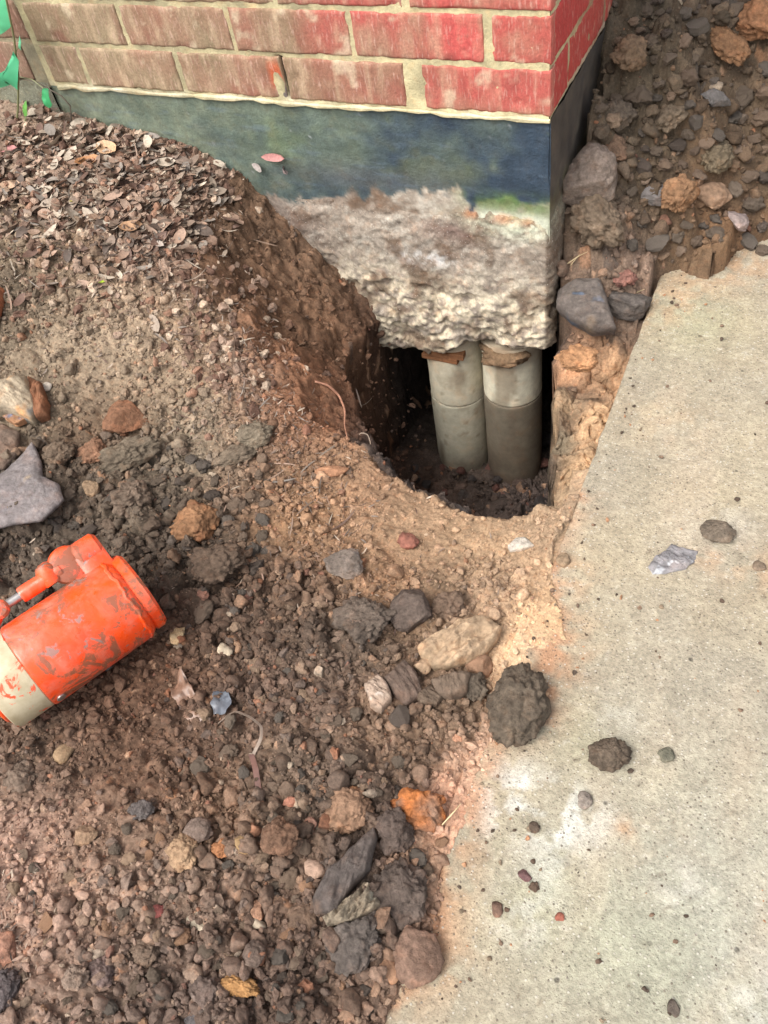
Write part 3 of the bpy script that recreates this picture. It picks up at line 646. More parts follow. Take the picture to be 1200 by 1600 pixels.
def ragged_wrap(rc=.012, step=.003, nz=100):
    s = np.arange(-.953, 1.2, step); n = len(s); P0 = np.zeros((n, 3)); No = np.zeros((n, 3)); L_ = rc*math.pi/2
    fr = s < -L_/2; sd_ = s > L_/2; th = np.clip((s+L_/2)/L_, 0, 1)*math.pi/2
    No[:, 0] = np.sin(th); No[:, 1] = -np.cos(th)
    P0[:, 0] = np.where(fr, s+L_/2-rc, -rc)+rc*np.sin(th); P0[:, 1] = np.where(sd_, s-L_/2+rc, rc)-rc*np.cos(th)
    xs = np.where(s < 0, s, 0); eb = np.where(s < 0, edge_z(np.abs(s), 0), edge_z(np.abs(s), 1)); k_ = np.clip((s+.03)/.06, 0, 1); eb = edge_z(np.abs(np.minimum(s, 0)), 0)*(1-k_)+edge_z(np.maximum(s, 0), 1)*k_
    zt = np.where(s < 0, wav(np.minimum(s, 0)), -.15)+.004*fbm(np.c_[s, s*0, s*0], 40, 3, 645); V = []
    for k in range(nz+1):
        Pk = P0.copy(); Pk[:, 2] = zt+(eb-zt)*k/nz; V.append(Pk)
    P_ = np.vstack(V); NN = np.tile(No, (nz+1, 1)); kk = np.repeat(np.arange(nz+1)/nz, n)
    d = ft_dep(P_)-.018*np.clip((kk-.93)/.07, 0, 1)**2; P1 = P_+NN*d[:, None]; cols = ft_col(P_)
    last = P1[nz*n:].copy()
    for dd in (.008, .02, .04, .07, .11, .16, .22, .30):
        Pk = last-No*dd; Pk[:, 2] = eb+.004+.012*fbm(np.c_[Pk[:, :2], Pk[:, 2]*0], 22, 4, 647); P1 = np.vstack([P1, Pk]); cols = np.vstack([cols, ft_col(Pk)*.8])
    m_ = len(P1)//n; I = np.arange(n*m_).reshape(m_, n)
    return P1, np.stack([I[:-1, :-1], I[1:, :-1], I[1:, 1:], I[:-1, 1:]], -1).reshape(-1, 4), cols
M['paint'] = earth('plinth_paint', sc=120, bsc=240, bd=.0016, var=(.75, 1.25), rough=.55, spec=.45)
M['footing'] = earth('rough_concrete', sc=150, bsc=300, bd=.0028, var=(.6, 1.3), rough=.95, speck=(.68, (.66, .62, .55)))
pp = join([skin((0, 0, 0), (-1, 0, 0), (0, -1, 0), -.001, .9535, -.215, HPL, .004, pl_dep, pl_col), skin((0, 0, 0), (0, 1, 0), (1, 0, 0), -.001, 2.4, -.215, HPL, .008, pl_dep, pl_col)])
under(mk('painted_plinth', *pp[:2], M['paint'], colors=pp[2]), house, HO)
pf = ragged_wrap()
under(mk('concrete_footing', *pf[:2], M['footing'], colors=np.clip(pf[2], .01, .85)), house, HO)
# solid core behind the skins (never in front of them)
mb = MB(); mb.prism([(-.954, .012), (-.012, .012), (-.012, 2.39), (-.954, 2.39)], -.440, HT)
under(mb.build('masonry_core', M['footing']), house, HO)
o = COL.objects['masonry_core']; at = o.data.color_attributes.new('Col', 'FLOAT_COLOR', 'POINT'); at.data.foreach_set('color', np.tile(np.array([.2, .17, .14, 1], np.float32), len(o.data.vertices)))

# older wall beyond the joint
def tone_old(P_, k, r):
    c = np.tile(lin((142, 96, 84)), (len(P_), 1)); c = blend(c, np.full(len(P_), k*.6), (120, 104, 84))
    c = blend(c, np.clip(.2+1.3*fbm(P_, 16, 4, 701), 0, 1)*.6, (126, 122, 98)); return c
old = []
for row in range(34):
    z0 = row*CH+(.002 if row == 0 else MJ/2); z1 = (row+1)*CH-MJ/2; s = -.07 if row % 2 else .03
    while s < 1.2: old.append((max(s, 0), s+.2036, z0, z1, row < 4 and s < .35, '')); s += BL
ol = [(-s1, -s0, a, b, f, w) for s0, s1, a, b, f, w in old]
wall2 = empty('brick_wall', (-1.3, .3, -.3), 'older grey-stained brick wall meeting the red pier in the corner by the plant', 'wall')
vo_, fo_, co_ = bricks_mesh([((-.962, .006, 0), (1, 0, 0), (0, -1, 0), ol, tone_old)], 431)
under(mk('brick_facing', vo_, fo_, M['brick'], colors=np.clip(co_, .01, .8)), wall2, (-1.3, .3, -.3))
def old_mcol(P_): return blend(np.tile(lin((158, 148, 122)), (len(P_), 1)), np.clip(.3+fbm(P_, 20, 3, 705), 0, 1), (120, 112, 94))
q1 = join([skin((-.950, .009, 0), (-1, 0, 0), (0, -1, 0), 0, 1.3, -.012, .36, .008, lambda P_: .001*fbm(P_, 60, 3, 707), old_mcol), skin((-.955, .009, 0), (-1, 0, 0), (0, -1, 0), 0, 1.3, .36, HT, .08, lambda P_: 0*P_[:, 0], old_mcol)])
under(mk('mortar', *q1[:2], M['mortar'], colors=q1[2]), wall2, (-1.3, .3, -.3))
def oldp_col(P_):
    c = np.tile(lin((128, 128, 110)), (len(P_), 1)); c = blend(c, np.clip(.3+1.4*fbm(P_, 14, 4, 711), 0, 1)*.7, (104, 98, 88)); return blend(c, np.clip(-.3-P_[:, 2]*6+fbm(P_, 30, 3, 713), 0, 1)*.8, (86, 74, 66))
q2 = skin((-.951, -.003, 0), (-1, 0, 0), (0, -1, 0), 0, 1.3, -.35, .004, .006, lambda P_: .004*fbm(P_, 20, 4, 715)+np.clip(-P_[:, 2]-.07, 0, .05)*.25, oldp_col)
under(mk('plinth', *q2[:2], M['footing'], colors=q2[2]), wall2, (-1.3, .3, -.3))
mb = MB(); mb.prism([(-2.25, .014), (-.956, .014), (-.958, .5), (-2.25, .5)], -.44, HT)
under(mb.build('masonry_core', M['mortar']), wall2, (-1.3, .3, -.3))
#SECTION2
# ------------------------------------------------------------------ loose material
import bmesh
def ico(level):
    bm = bmesh.new(); bmesh.ops.create_icosphere(bm, subdivisions=level, radius=1.0)
    V = np.array([v.co[:] for v in bm.verts]); Fc = np.array([[v.index for v in f.verts] for f in bm.faces]); bm.free(); return V, Fc
ICO = {k: ico(k) for k in (1, 2, 3, 4, 5)}
def cells3(p, seed):
    i = np.floor(p); best = np.zeros(len(p))
    for dx in (-1, 0, 1):
        for dy in (-1, 0, 1):
            for dz in (-1, 0, 1):
                c = i+np.array([dx, dy, dz]); f = [c[:, k]+_h(c[:, 0], c[:, 1], c[:, 2], seed+k) for k in range(3)]
                r = .35+.4*_h(c[:, 0], c[:, 1], c[:, 2], seed+5)
                best = np.maximum(best, np.sqrt(np.maximum(r*r-(p[:, 0]-f[0])**2-(p[:, 1]-f[1])**2-(p[:, 2]-f[2])**2, 0)))
    return best
def shape(seed, kind, lvl):
    V, Fc = ICO[lvl]; V = V.copy(); r = np.random.default_rng(seed); off = r.uniform(0, 50, 3)
    if kind == 'angular':
        for _ in range(12):
            n = r.normal(size=3); n /= np.linalg.norm(n); d = r.uniform(.5, .85)
            V -= np.clip(V@n-d, 0, None)[:, None]*n*.94
        V *= (1+.12*fbm(V+off, 2.2, 3, seed)+.06*fbm(V+off, 7, 4, seed+1))[:, None]
    elif kind == 'lump':
        d = 1+.22*fbm(V+off, 1.1, 2, seed)+.30*cells3((V+off)*2.4, seed+31)+.17*cells3((V+off)*5.5, seed+37)+.06*cells3((V+off)*12, seed+41)-.16*np.exp(-(fbm(V+off, 1.7, 3, seed+2)/.035)**2)
        V *= d[:, None]
    elif kind == 'clod':
        for _ in range(5):
            n = r.normal(size=3); n /= np.linalg.norm(n); d = r.uniform(.55, .85); V -= np.clip(V@n-d, 0, None)[:, None]*n*.8
        W0 = V+.12*np.c_[fbm(V+off, 3, 2, seed+21), fbm(V+off, 3, 2, seed+22), fbm(V+off, 3, 2, seed+23)]
        d = 1+(.42 if lvl > 3 else (.62 if lvl == 3 else .75))*fbm(V+off, 1.4 if lvl > 2 else 1.9, 3, seed)-.14*np.exp(-(fbm(V+off, 1.8, 3, seed+2)/.05)**2)
        if lvl >= 3: d = d+.26*cells3((W0+off)*2.3, seed+31)+.17*cells3((W0+off)*5.2, seed+37)
        if lvl >= 4: d = d+.09*cells3((W0+off)*11, seed+41)+.03*fbm(V+off, 22, 2, seed+3)
        V *= d[:, None]
    else:
        V *= (1+.30*fbm(V+off, 1.2, 2, seed)+.07*fbm(V+off, 5, 3, seed+2)+(.10*cells3((V+off)*3.1, seed+31) if lvl >= 3 else 0))[:, None]
        for _ in range(3):
            n = r.normal(size=3); n /= np.linalg.norm(n); d = r.uniform(.6, .85); V -= np.clip(V@n-d, 0, None)[:, None]*n*.8
    V -= (V.max(0)+V.min(0))/2; V /= (V.max(0)-V.min(0))/2
    return V, Fc
def depth_of(p): return float((np.array(p)-CAM)@FW)
THINGS = []
def frame(yaw, n):
    z = n; x = np.array([math.cos(yaw), math.sin(yaw), 0]); x = x-z*(x@z); x /= np.linalg.norm(x); return np.column_stack([x, np.cross(z, x), z])
def dusty(col): return (lin(col)*.74+lin((146, 124, 104))*.26)*.86
def rock(name, cat, label, u, v, w, h, ang, col, kind='clod', thick=.62, mat='clod', seed=None, group=None, lvl=5, sink=.38, mottles=None, on=None):
    """u, v: pixel of its middle; w, h: its length and breadth in pixels; ang: image angle of its length"""
    p = on_ground(u, v) if on is None else np.array(on); dep = depth_of(p); ar = math.radians(ang); fc = lambda a: 1/math.sqrt(math.cos(a)**2+(.80*math.sin(a))**2); L_ = w*dep/F/2*fc(ar); B_ = h*dep/F/2*fc(ar+math.pi/2); T_ = (L_+B_)/2*thick
    seed = seed if seed is not None else int(u*7+v*13)
    V, Fc = shape(seed, kind, lvl); n = nrm_at(p[0], p[1], .02) if on is None else np.array([0, 0, 1.]); n = n*.6+np.array([0, 0, .4]); n /= np.linalg.norm(n)
    R_ = frame(img_dir(u, v, ang), n)
    Vw = (V*np.array([L_, B_, T_]))@R_.T
    zmin = Vw[:, 2].min(); base = p.copy(); base[2] += -zmin*(1-sink)*1.0-0.0; Vw += np.array([0, 0, -zmin-(-zmin)*sink])
    fine = .0020*fbm(Vw+seed, 150, 4, seed); Vw += (Vw/(np.linalg.norm(Vw, axis=1)[:, None]+1e-9))*fine[:, None]
    c = np.tile(dusty(col), (len(Vw), 1))
    c *= (1+.30*fbm(Vw+seed, 50, 3, seed+9)+.2*fbm(Vw+seed, 160, 2, seed+10))[:, None]
    if mottles:
        for cc, amt, sc_m in mottles: c = blend(c, np.clip(fbm(Vw+seed*.1, sc_m, 3, seed+17)*4+amt, 0, 1)*.9, cc)
    o = mk(name, Vw, Fc, M[mat+'_v'], colors=np.clip(c, .005, .85), label=label, cat=cat, group=group, loc=p)
    THINGS.append((u, v, max(w, h)/2)); return o
M['clod_v'] = earth('clod_surface', sc=150, bsc=260, bd=.0040, var=(.55, 1.5))
M['stone_v'] = earth('stone_surface', sc=110, bsc=200, bd=.0034, var=(.58, 1.28), rough=.88, spec=.25)
def flat(name, cat, label, pts, thick, lift, col, mat='stone', seed=1, tilt=None, mottles=None, rough=.5, group=None, crown=.25, nring=26, nper=110):
    rough = rough*1.5
    """a slab-like stone: its outline is laid on the ground plane where it lies, then given thickness and a worn surface"""
    pts = np.array(pts, float); cu, cv = pts.mean(0); p = on_ground(cu, cv); n = nrm_at(p[0], p[1], .03) if tilt is None else np.array(tilt, float)
    n = n/np.linalg.norm(n); n = n*.7+np.array([0, 0, .3]); n /= np.linalg.norm(n); q0 = p+n*(lift+thick)
    W_ = []
    for (u, v) in pts:
        d = raydir(u, v); W_.append(CAM+d*(((q0-CAM)@n)/(d@n)))
    W_ = np.array(W_); ctr = W_.mean(0); R_ = frame(0.3, n); L2 = (W_-ctr)@R_[:, :2]
    # resample outline
    seg = np.linalg.norm(np.roll(L2, -1, 0)-L2, axis=1); cs = np.r_[0, np.cumsum(seg)]; tt = np.linspace(0, cs[-1], nper, endpoint=False)
    Lc = np.vstack([L2, L2[:1]]); ox = np.interp(tt, cs, Lc[:, 0]); oy = np.interp(tt, cs, Lc[:, 1]); size = np.ptp(L2, axis=0).max()
    wob = size*.035*fbm(np.c_[ox, oy, np.zeros(nper)], 3.5/size, 4, seed); rr = np.hypot(ox, oy); ox, oy = ox*(1+wob/rr), oy*(1+wob/rr)
    V = [[0, 0, 0]]; Fc = []
    ks = list(np.linspace(1/nring, .955, nring-1))+[1.0]
    for k in ks:
        z = -thick*crown*max(0, (k-.6)/.4)**2.2-(thick*.16 if k == 1 else 0)
        for a, b in zip(ox, oy): V.append([a*k, b*k, z])
    for j, z in enumerate((-.5, -.85, -1.5)):
        kk = (1.015, 1.0, .9)[j]
        for a, b in zip(ox, oy): V.append([a*kk, b*kk, z*thick])
    V = np.array(V); nr = len(ks)+3
    for j in range(nper): Fc.append((0, 1+j, 1+(j+1) % nper))
    Fq = []
    for i in range(nr-1):
        for j in range(nper): Fq.append((1+i*nper+j, 1+(i+1)*nper+j, 1+(i+1)*nper+(j+1) % nper, 1+i*nper+(j+1) % nper))
    r_ = np.random.default_rng(seed); th_ = r_.uniform(0, 3.14); sv = np.c_[(V[:, 0]*math.cos(th_)+V[:, 1]*math.sin(th_)), (-V[:, 0]*math.sin(th_)+V[:, 1]*math.cos(th_))*3.2, V[:, 2]]
    fz = np.zeros(len(V))
    for _ in range(6): a_n = r_.uniform(0, 6.28); fz = np.minimum(fz, (size*r_.uniform(.05, .30)-(V[:, 0]*math.cos(a_n)+V[:, 1]*math.sin(a_n)))*r_.uniform(.15, .5))
    V[:, 2] += np.clip(fz, -thick*.6, 0)*.8+rough*thick*.30*fbm(sv, 4/size, 5, seed+3)+rough*.0022*fbm(V, 110, 5, seed+4)
    V[:, :2] *= (1+.02*fbm(V+5, 90, 3, seed+5))[:, None]
    Vw = V@R_.T+ctr; o_ = p.copy()
    c = np.tile(dusty(col), (len(Vw), 1)); c *= (1+.22*fbm(Vw, 30, 4, seed+7)+.12*fbm(Vw, 150, 2, seed+8))[:, None]
    if mottles:
        for cc, amt, sc_m in mottles: c = blend(c, np.clip(fbm(Vw, sc_m, 3, seed+19)*4+amt, 0, 1)*.85, cc)
    o = mk(name, Vw-o_, Fc+Fq, M[mat+'_v'], colors=np.clip(c, .005, .85), label=label, cat=cat, group=group, loc=o_)
    THINGS.append((cu, cv, np.ptp(pts, axis=0).max()/2)); return o

# --- named stones, clods and fragments
flat('slate_slab','stone','large flat blue-grey stone with a pointed top above the orange jack',[(46,680),(20,712),(0,730),(-60,760),(-70,812),(0,818),(35,812),(60,808),(78,792),(93,772),(88,748),(62,738),(58,715)],.014,.012,(128,126,130),seed=3,mottles=[((100,110,136),-.8,14),((170,150,122),-2.0,40)])
flat('broken_stone','stone','cream and grey broken stone at the left edge above the blue-grey slab',[(-50,590),(0,584),(34,578),(40,600),(44,625),(38,640),(0,632),(-50,640)],.03,.015,(186,172,148),seed=5,mottles=[((128,140,146),-1.2,30),((196,150,104),-1.6,40)])
flat('brick_fragment','brick piece','rusty brown brick wedge leaning on the cream broken stone',[(38,580),(58,590),(69,620),(68,640),(52,648),(42,622)],.022,.004,(140,88,58),seed=6)
rock('stone_chunk','stone','small orange and blue mottled chunk wedged under the cream stone',36,655,52,34,-20,(188,138,100),'angular',.6,'stone',mottles=[((110,124,150),-1.5,60)])
flat('dark_stone','stone','dark low stone under the cream stone at the left edge',[(-40,665),(0,655),(26,672),(22,700),(0,722),(-40,730)],.012,.003,(112,96,86),seed=9)
rock('clay_lump','clod','brown wedge-shaped clay lump beside the cream broken stone',192,662,62,62,35,(134,90,64),'angular',.5)
rock('brick_piece','brick piece','narrow orange brick sliver at the very left edge',1,492,18,62,4,(196,118,78),'angular',.8,'stone',lvl=3)
rock('clod','clod','long grey crumbly clod with a dark hollow under it',205,722,105,46,28,(106,98,84),'clod',.6)
rock('clod','clod','grey green crumbly clod next to the pit rim',402,684,62,44,25,(122,114,98),'clod',.5)
rock('clod','clod','ragged low grey clod below the grey green one by the rim',368,718,80,34,25,(108,98,84),'clod',.4)
rock('clod','clod','orange brown crumbly clod above the jack',306,826,78,60,-10,(156,112,76),'clod',.6,mottles=[((120,84,60),-1,40)])
rock('clod','clod','upright grey brown clod left of the orange brown clod',212,790,58,66,70,(112,98,86),'clod',.7)
rock('clod','clod','dark brown rounded clod between the jack and orange brown clod',345,890,88,60,10,(82,68,58),'clod',.6)
rock('clod','clod','small tan cube-like clod beside the long grey clod',146,768,30,26,0,(150,126,100),'angular',.8)
rock('clod','clod','reddish brown twin clod above the blue-grey slab',150,715,40,50,60,(140,100,76),'clod',.7)
rock('clod','clod','dark grey clod just right of the blue-grey slab point',96,715,52,48,10,(104,90,76),'clod',.6)
rock('clod','clod','flat grey clod lying on the ochre ground left of the pit rim',540,884,66,44,-10,(118,110,104),'round',.4,mottles=[((96,92,92),-1,40)])
rock('clod','clod','broad dark grey dusty clod left of the tan flat rock',572,982,96,86,-15,(92,84,78),'clod',.5)
rock('clod','clod','dark angular clod standing above the tan flat rock',648,962,66,66,60,(80,72,70),'angular',.8)
rock('clod','clod','brown crumbly clod between the dark angular clod and slab',700,950,56,44,0,(110,90,76),'clod',.6)
flat('flat_rock','rock','large tan flaky flat rock with a white chipped corner',[(652,1004),(672,990),(700,978),(715,962),(742,954),(765,956),(784,972),(778,990),(756,1012),(735,1026),(700,1038),(676,1040),(660,1024)],.022,.012,(200,172,140),seed=12,rough=1.3,mottles=[((226,210,188),-1.3,26),((164,124,90),-1.6,60)])
flat('stone_block','stone','pale pinkish block with a white face beside dark fragments',[(568,1062),(592,1046),(603,1058),(613,1086),(596,1100),(578,1094)],.02,.006,(190,168,150),seed=14,mottles=[((226,216,206),-1.2,50)])
rock('stone_chip','stone','small cream chip below the tip of the tan rock',662,1044,32,22,10,(214,180,146),'angular',.7,'stone',lvl=3)
rock('stone_chip','stone','pinkish brown triangular chip under the tan rock',748,1042,36,44,50,(176,136,108),'angular',.6,'stone',lvl=3)
flat('brick_fragment','brick piece','dark square brick fragment between pale block and tan rock',[(598,1052),(632,1022),(650,1046),(664,1078),(634,1096),(616,1078)],.018,.010,(92,78,72),seed=15)
flat('dark_fragment','stone','dark brown fragment lying under the tan flat rock',[(672,1056),(706,1046),(736,1046),(728,1072),(704,1082),(684,1078)],.016,.006,(104,90,78),seed=16)
flat('dark_fragment','stone','small dark fragment left of the big black clod',[(650,1082),(672,1066),(694,1086),(682,1096),(656,1096)],.012,.004,(98,84,72),seed=17)
rock('clod','clod','grey lump touching the big black clod on its left',742,1078,40,46,80,(94,88,78),'clod',.7)
o = rock('big_clod','clod','big cracked black clod with an orange speck on the slab edge',810,1112,120,100,75,(84,78,68),'lump',.62,seed=77,lvl=5)
rock('clod','clod','dark oval clod alone on the slab',952,1187,70,44,12,(84,76,66),'lump',.6,sink=.1)
rock('clod','clod','smooth grey clod at the upper right of the slab',1120,836,54,34,-12,(112,104,92),'round',.5,sink=.1)
flat('mortar_flake','mortar','rough blue-grey mortar flake on the slab',[(1012,885),(1024,868),(1040,858),(1050,846),(1070,854),(1092,858),(1086,874),(1070,886),(1040,893),(1020,894)],.006,.0,(150,152,158),seed=21,rough=1.3,mottles=[((200,202,206),-1.2,90),((96,98,104),-1.6,70)])
rock('pebble','pebble','small grey green pebble right of the oval clod on the slab',1041,1182,26,20,0,(120,124,108),'round',.5,lvl=3,sink=.1)
rock('pebble','pebble','small round grey pebble below the oval clod on the white stain',914,1253,23,23,0,(150,142,134),'round',.6,lvl=3,sink=.1)
rock('pebble','pebble','purple brown chip on the lower slab',820,1370,22,14,-40,(112,76,84),'angular',.6,lvl=3,sink=.1)
rock('pebble','pebble','dark brown crumb touching the purple chip',834,1387,17,14,0,(84,66,56),'clod',.7,lvl=3,sink=.1)
rock('brick_chip','brick piece','tiny bright red brick chip on the lower slab',875,1435,12,15,70,(196,110,92),'angular',.8,lvl=2,sink=.05)
rock('pebble','pebble','brown round crumb near the lower left slab edge',777,1422,18,20,0,(120,92,80),'round',.6,lvl=3,sink=.1)
rock('pebble','pebble','dark double crumb inside the white stain',836,1294,20,16,0,(92,80,70),'clod',.6,lvl=3,sink=.1)
rock('pebble','pebble','dark grey crumb at the bottom of the slab',1051,1577,18,20,0,(86,82,78),'round',.6,lvl=3,sink=.1)
rock('pebble','pebble','grey pebble embedded near the right edge of the slab',1186,886,20,16,0,(140,124,106),'round',.4,lvl=3,sink=.1)
rock('pebble','pebble','round brown pebble at the slab corner below the pit',879,879,22,20,0,(168,144,116),'round',.5,lvl=3,sink=.2)
flat('white_chip','stone','bright white triangular chip between the pit rim and slab',[(792,850),(806,838),(820,836),(834,850),(815,856),(796,858)],.006,.004,(226,218,204),seed=23,rough=.3)
rock('brick_chip','brick piece','dull red brick chip on the ochre rim',638,850,34,26,-30,(164,100,86),'lump',.6,'stone',lvl=3)
rock('bark_chip','bark','reddish bark chip lying left of the pit rim',520,741,56,15,8,(184,132,98),'angular',.5,'stone',lvl=3)
rock('pebble','pebble','oval white pebble among the dry leaves',168,353,22,14,15,(226,216,196),'round',.7,'stone',lvl=3)
rock('pebble','pebble','round white pebble right of the rusty brick wedge',76,607,16,13,10,(232,222,206),'round',.8,'stone',lvl=3)
rock('pebble','pebble','cream white pebble right below the jack',353,1018,16,26,80,(230,212,184),'round',.7,'stone',lvl=3)
rock('pebble','pebble','light brown pebble touching the cream white one',369,1014,20,20,30,(186,146,116),'round',.7,'stone',lvl=3)
flat('shell_chip','stone','yellowish cream chip at the foot of the jack base',[(264,988),(272,977),(288,978),(286,990),(276,1004),(266,1002)],.005,.006,(216,188,146),seed=27,rough=.8)
rock('pebble','pebble','pale clay pebble left of centre below the jack',103,1180,32,30,0,(180,150,116),'round',.7,'stone',lvl=3)
rock('orange_rock','rock','grey and bright orange rock at the slab edge',657,1272,66,88,-68,(150,116,96),'clod',.6,'clod',seed=31,mottles=[((186,114,62),-.4,24)])
rock('clod','clod','tan lumpy clod left of the grey and orange rock',542,1268,86,72,20,(164,128,102),'clod',.6,mottles=[((190,138,100),-1.4,40)])
rock('clod','clod','dark purple grey clod below the grey and orange rock',618,1306,62,66,60,(86,76,74),'clod',.7)
flat('slate_wedge','stone','dark slate wedge lying diagonally among the clods',[(586,1282),(592,1300),(580,1350),(556,1372),(524,1420),(492,1414),(488,1392),(508,1356),(540,1328),(566,1300)],.024,.010,(84,82,84),seed=33,rough=.7,mottles=[((110,92,80),-1.3,30)])
rock('stone_chip','stone','small pale pink chip under the slate wedge',492,1362,24,36,70,(206,172,150),'angular',.7,'stone',lvl=3)
flat('mortar_lump','mortar','pale crusty mortar lump with a pointed top under the slate wedge',[(504,1430),(530,1408),(552,1396),(568,1372),(580,1378),(594,1408),(580,1420),(556,1430),(530,1440),(508,1440)],.018,.012,(160,148,128),seed=35,rough=2.0,mottles=[((206,198,178),-1.0,70)])
rock('clod','clod','black and rust clod right of the pale mortar lump',630,1402,84,96,-60,(84,76,74),'clod',.6,mottles=[((176,110,78),-2.0,30)])
rock('clod','clod','dark blue-grey layered clod under the pale mortar lump',558,1478,92,74,20,(84,82,82),'clod',.6)
rock('clod','clod','rounded pink-grey clod at the lower slab edge',654,1502,78,72,-20,(132,104,90),'round',.6,mottles=[((180,128,100),-2.0,40)])
rock('stone_chip','stone','small peach chip beside the pink-grey clod',608,1520,28,36,60,(196,150,118),'round',.6,'stone',lvl=3)
rock('clod','clod','brown rounded clod below the jack side of the orange streak',440,1310,62,54,10,(112,80,62),'clod',.6)
rock('stone','stone','tan quartz-like stone in the lower gravel',291,1336,56,54,20,(178,146,114),'clod',.6,'stone',mottles=[((210,180,140),-1.2,50)])
rock('pebble','pebble','blue grey pebble up left of the tan quartz-like stone',223,1270,44,30,0,(104,102,104),'clod',.6)
rock('pebble','pebble','grey brown flat pebble resting on the tan quartz-like stone',312,1300,50,34,0,(124,108,100),'round',.5)
rock('pebble','pebble','tan pebble far left of the tan quartz-like stone',138,1306,38,28,20,(172,140,112),'angular',.6,'stone')
rock('pebble','pebble','yellow cream pebble beside the orange streak',380,1322,24,36,60,(206,170,122),'angular',.6,'stone',lvl=3)
rock('clay_lump','clod','orange clay lump left of the yellow cream pebble',347,1326,36,30,0,(182,120,76),'clod',.5)
rock('clay_lump','clod','long ochre clay lump standing at the bottom edge',377,1542,28,68,80,(206,152,92),'clod',.6)
rock('stone_chip','stone','white splinter in the lower gravel',312,1443,22,40,50,(214,200,176),'angular',.5,'stone',lvl=3)
rock('stone_chip','stone','white teardrop chip left of the slate wedge',404,1446,14,28,60,(222,204,178),'angular',.6,'stone',lvl=3)
rock('brick_chip','brick piece','small crimson chip in the lower gravel',250,1426,22,16,20,(168,84,84),'angular',.7,lvl=3)
rock('brick_chip','brick piece','small pink brick chip above the orange clay lump',454,1254,24,14,30,(202,136,112),'angular',.6,lvl=3)
rock('pebble','pebble','round dark pebble beneath the slate wedge',400,1492,36,34,0,(100,86,80),'round',.7)
rock('pebble','pebble','long brown pebble left of the mortar lump',474,1434,38,50,70,(120,96,80),'round',.6)
rock('pebble','pebble','pinkish round pebble among gravel',402,1424,24,26,0,(176,132,106),'round',.7)
rock('clod','clod','lilac grey clod in the bottom left gravel',158,1520,40,56,70,(122,104,102),'clod',.6)
rock('clod','clod','pale grey clod right of the lilac one in the bottom gravel',120,1530,34,40,60,(150,130,116),'clod',.6)
rock('clod','clod','blue-grey clod at the bottom edge below the gravel',312,1592,44,26,10,(100,102,108),'round',.6)
rock('clod','clod','mid brown flat clod in the bottom gravel',228,1490,48,36,0,(120,102,88),'clod',.5)
rock('clod','clod','big dark clod in the bottom gravel',322,1555,62,44,10,(104,90,86),'clod',.6)
rock('stone','stone','pink clay stone at the lower left edge',8,1486,44,44,0,(170,124,104),'round',.6)
rock('clod','clod','dark bluish clod at the bottom left corner',10,1550,50,54,0,(82,80,88),'clod',.6)
rock('clod','clod','greyish double clod below the jack near the left edge',40,1218,60,44,-10,(120,104,92),'clod',.6)
# rubble heap behind
rock('boulder','boulder','grey smooth-topped boulder jammed beside the plinth corner',920,305,90,78,-15,(132,120,112),'round',.85,seed=401,mottles=[((102,92,84),-1.2,30)])
rock('clod','clod','brown grey block of earth under the smooth-topped boulder',935,362,110,74,-20,(116,102,86),'clod',.7,seed=402)
rock('boulder','boulder','orange clay boulder near the back of the slab',1062,316,66,48,10,(158,118,84),'clod',.6,mottles=[((140,96,62),-1,30)])
rock('stone','stone','pale tan stone touching the orange clay boulder',1110,315,50,44,30,(156,126,102),'round',.6,'stone')
rock('stone','stone','small blue-grey stone high in the rubble heap',1118,162,48,22,-10,(100,104,108),'angular',.7,'stone')
rock('stone','stone','upright blue-grey stone left of the orange clay boulder',1024,312,26,46,80,(122,122,124),'angular',.7,'stone')
rock('stone','stone','light lilac stone splinter near the slab back edge',1150,352,26,44,60,(164,150,148),'angular',.6,'stone')
rock('clay_lump','clod','large orange clay lump at the top right corner',1185,48,90,60,10,(146,100,66),'clod',.5)
rock('clay_lump','clod','orange streaked clay lump in the top heap',1135,85,80,46,-20,(130,92,60),'clod',.4)
rock('clod','clod','tall brown clod beside the pier in the heap',985,100,56,52,50,(112,92,72),'clod',.7)
rock('clod','clod','grey brown clod mid heap',1045,190,66,44,40,(110,98,82),'clod',.6)
rock('clod','clod','dark clod next to the pier side in the heap',965,195,54,48,0,(86,80,72),'clod',.7)
rock('clod','clod','olive clod above the pale tan stone',1120,255,56,46,30,(112,102,82),'clod',.6)
rock('clod','clod','brown clod above the grey boulder',960,245,46,36,20,(110,86,70),'clod',.6)
rock('brick_chip','brick piece','dusty red brick lump at the slab corner',975,440,40,26,10,(140,92,84),'clod',.6)
flat('slate_block','stone','dark slate block wedged between the footing and slab',[(868,440),(900,428),(936,430),(948,462),(960,498),(920,502),(884,486),(866,470)],.03,.006,(92,90,90),seed=41,tilt=(-.1,-.5,.85),mottles=[((118,104,88),-1.0,22),((84,96,112),-1.5,40)])
rock('slate_lump','stone','black slate lump wedged against the slab corner above the pit',978,486,40,66,60,(74,76,78),'angular',.8)
rock('clay_lump','clod','folded orange clay lump bulging from the pit wall below the slate block',902,566,70,52,-20,(196,144,100),'clod',.5,on=tuple(CAM+raydir(902,566)*(1.0*((.095-CAM[0])/raydir(902,566)[0]))))

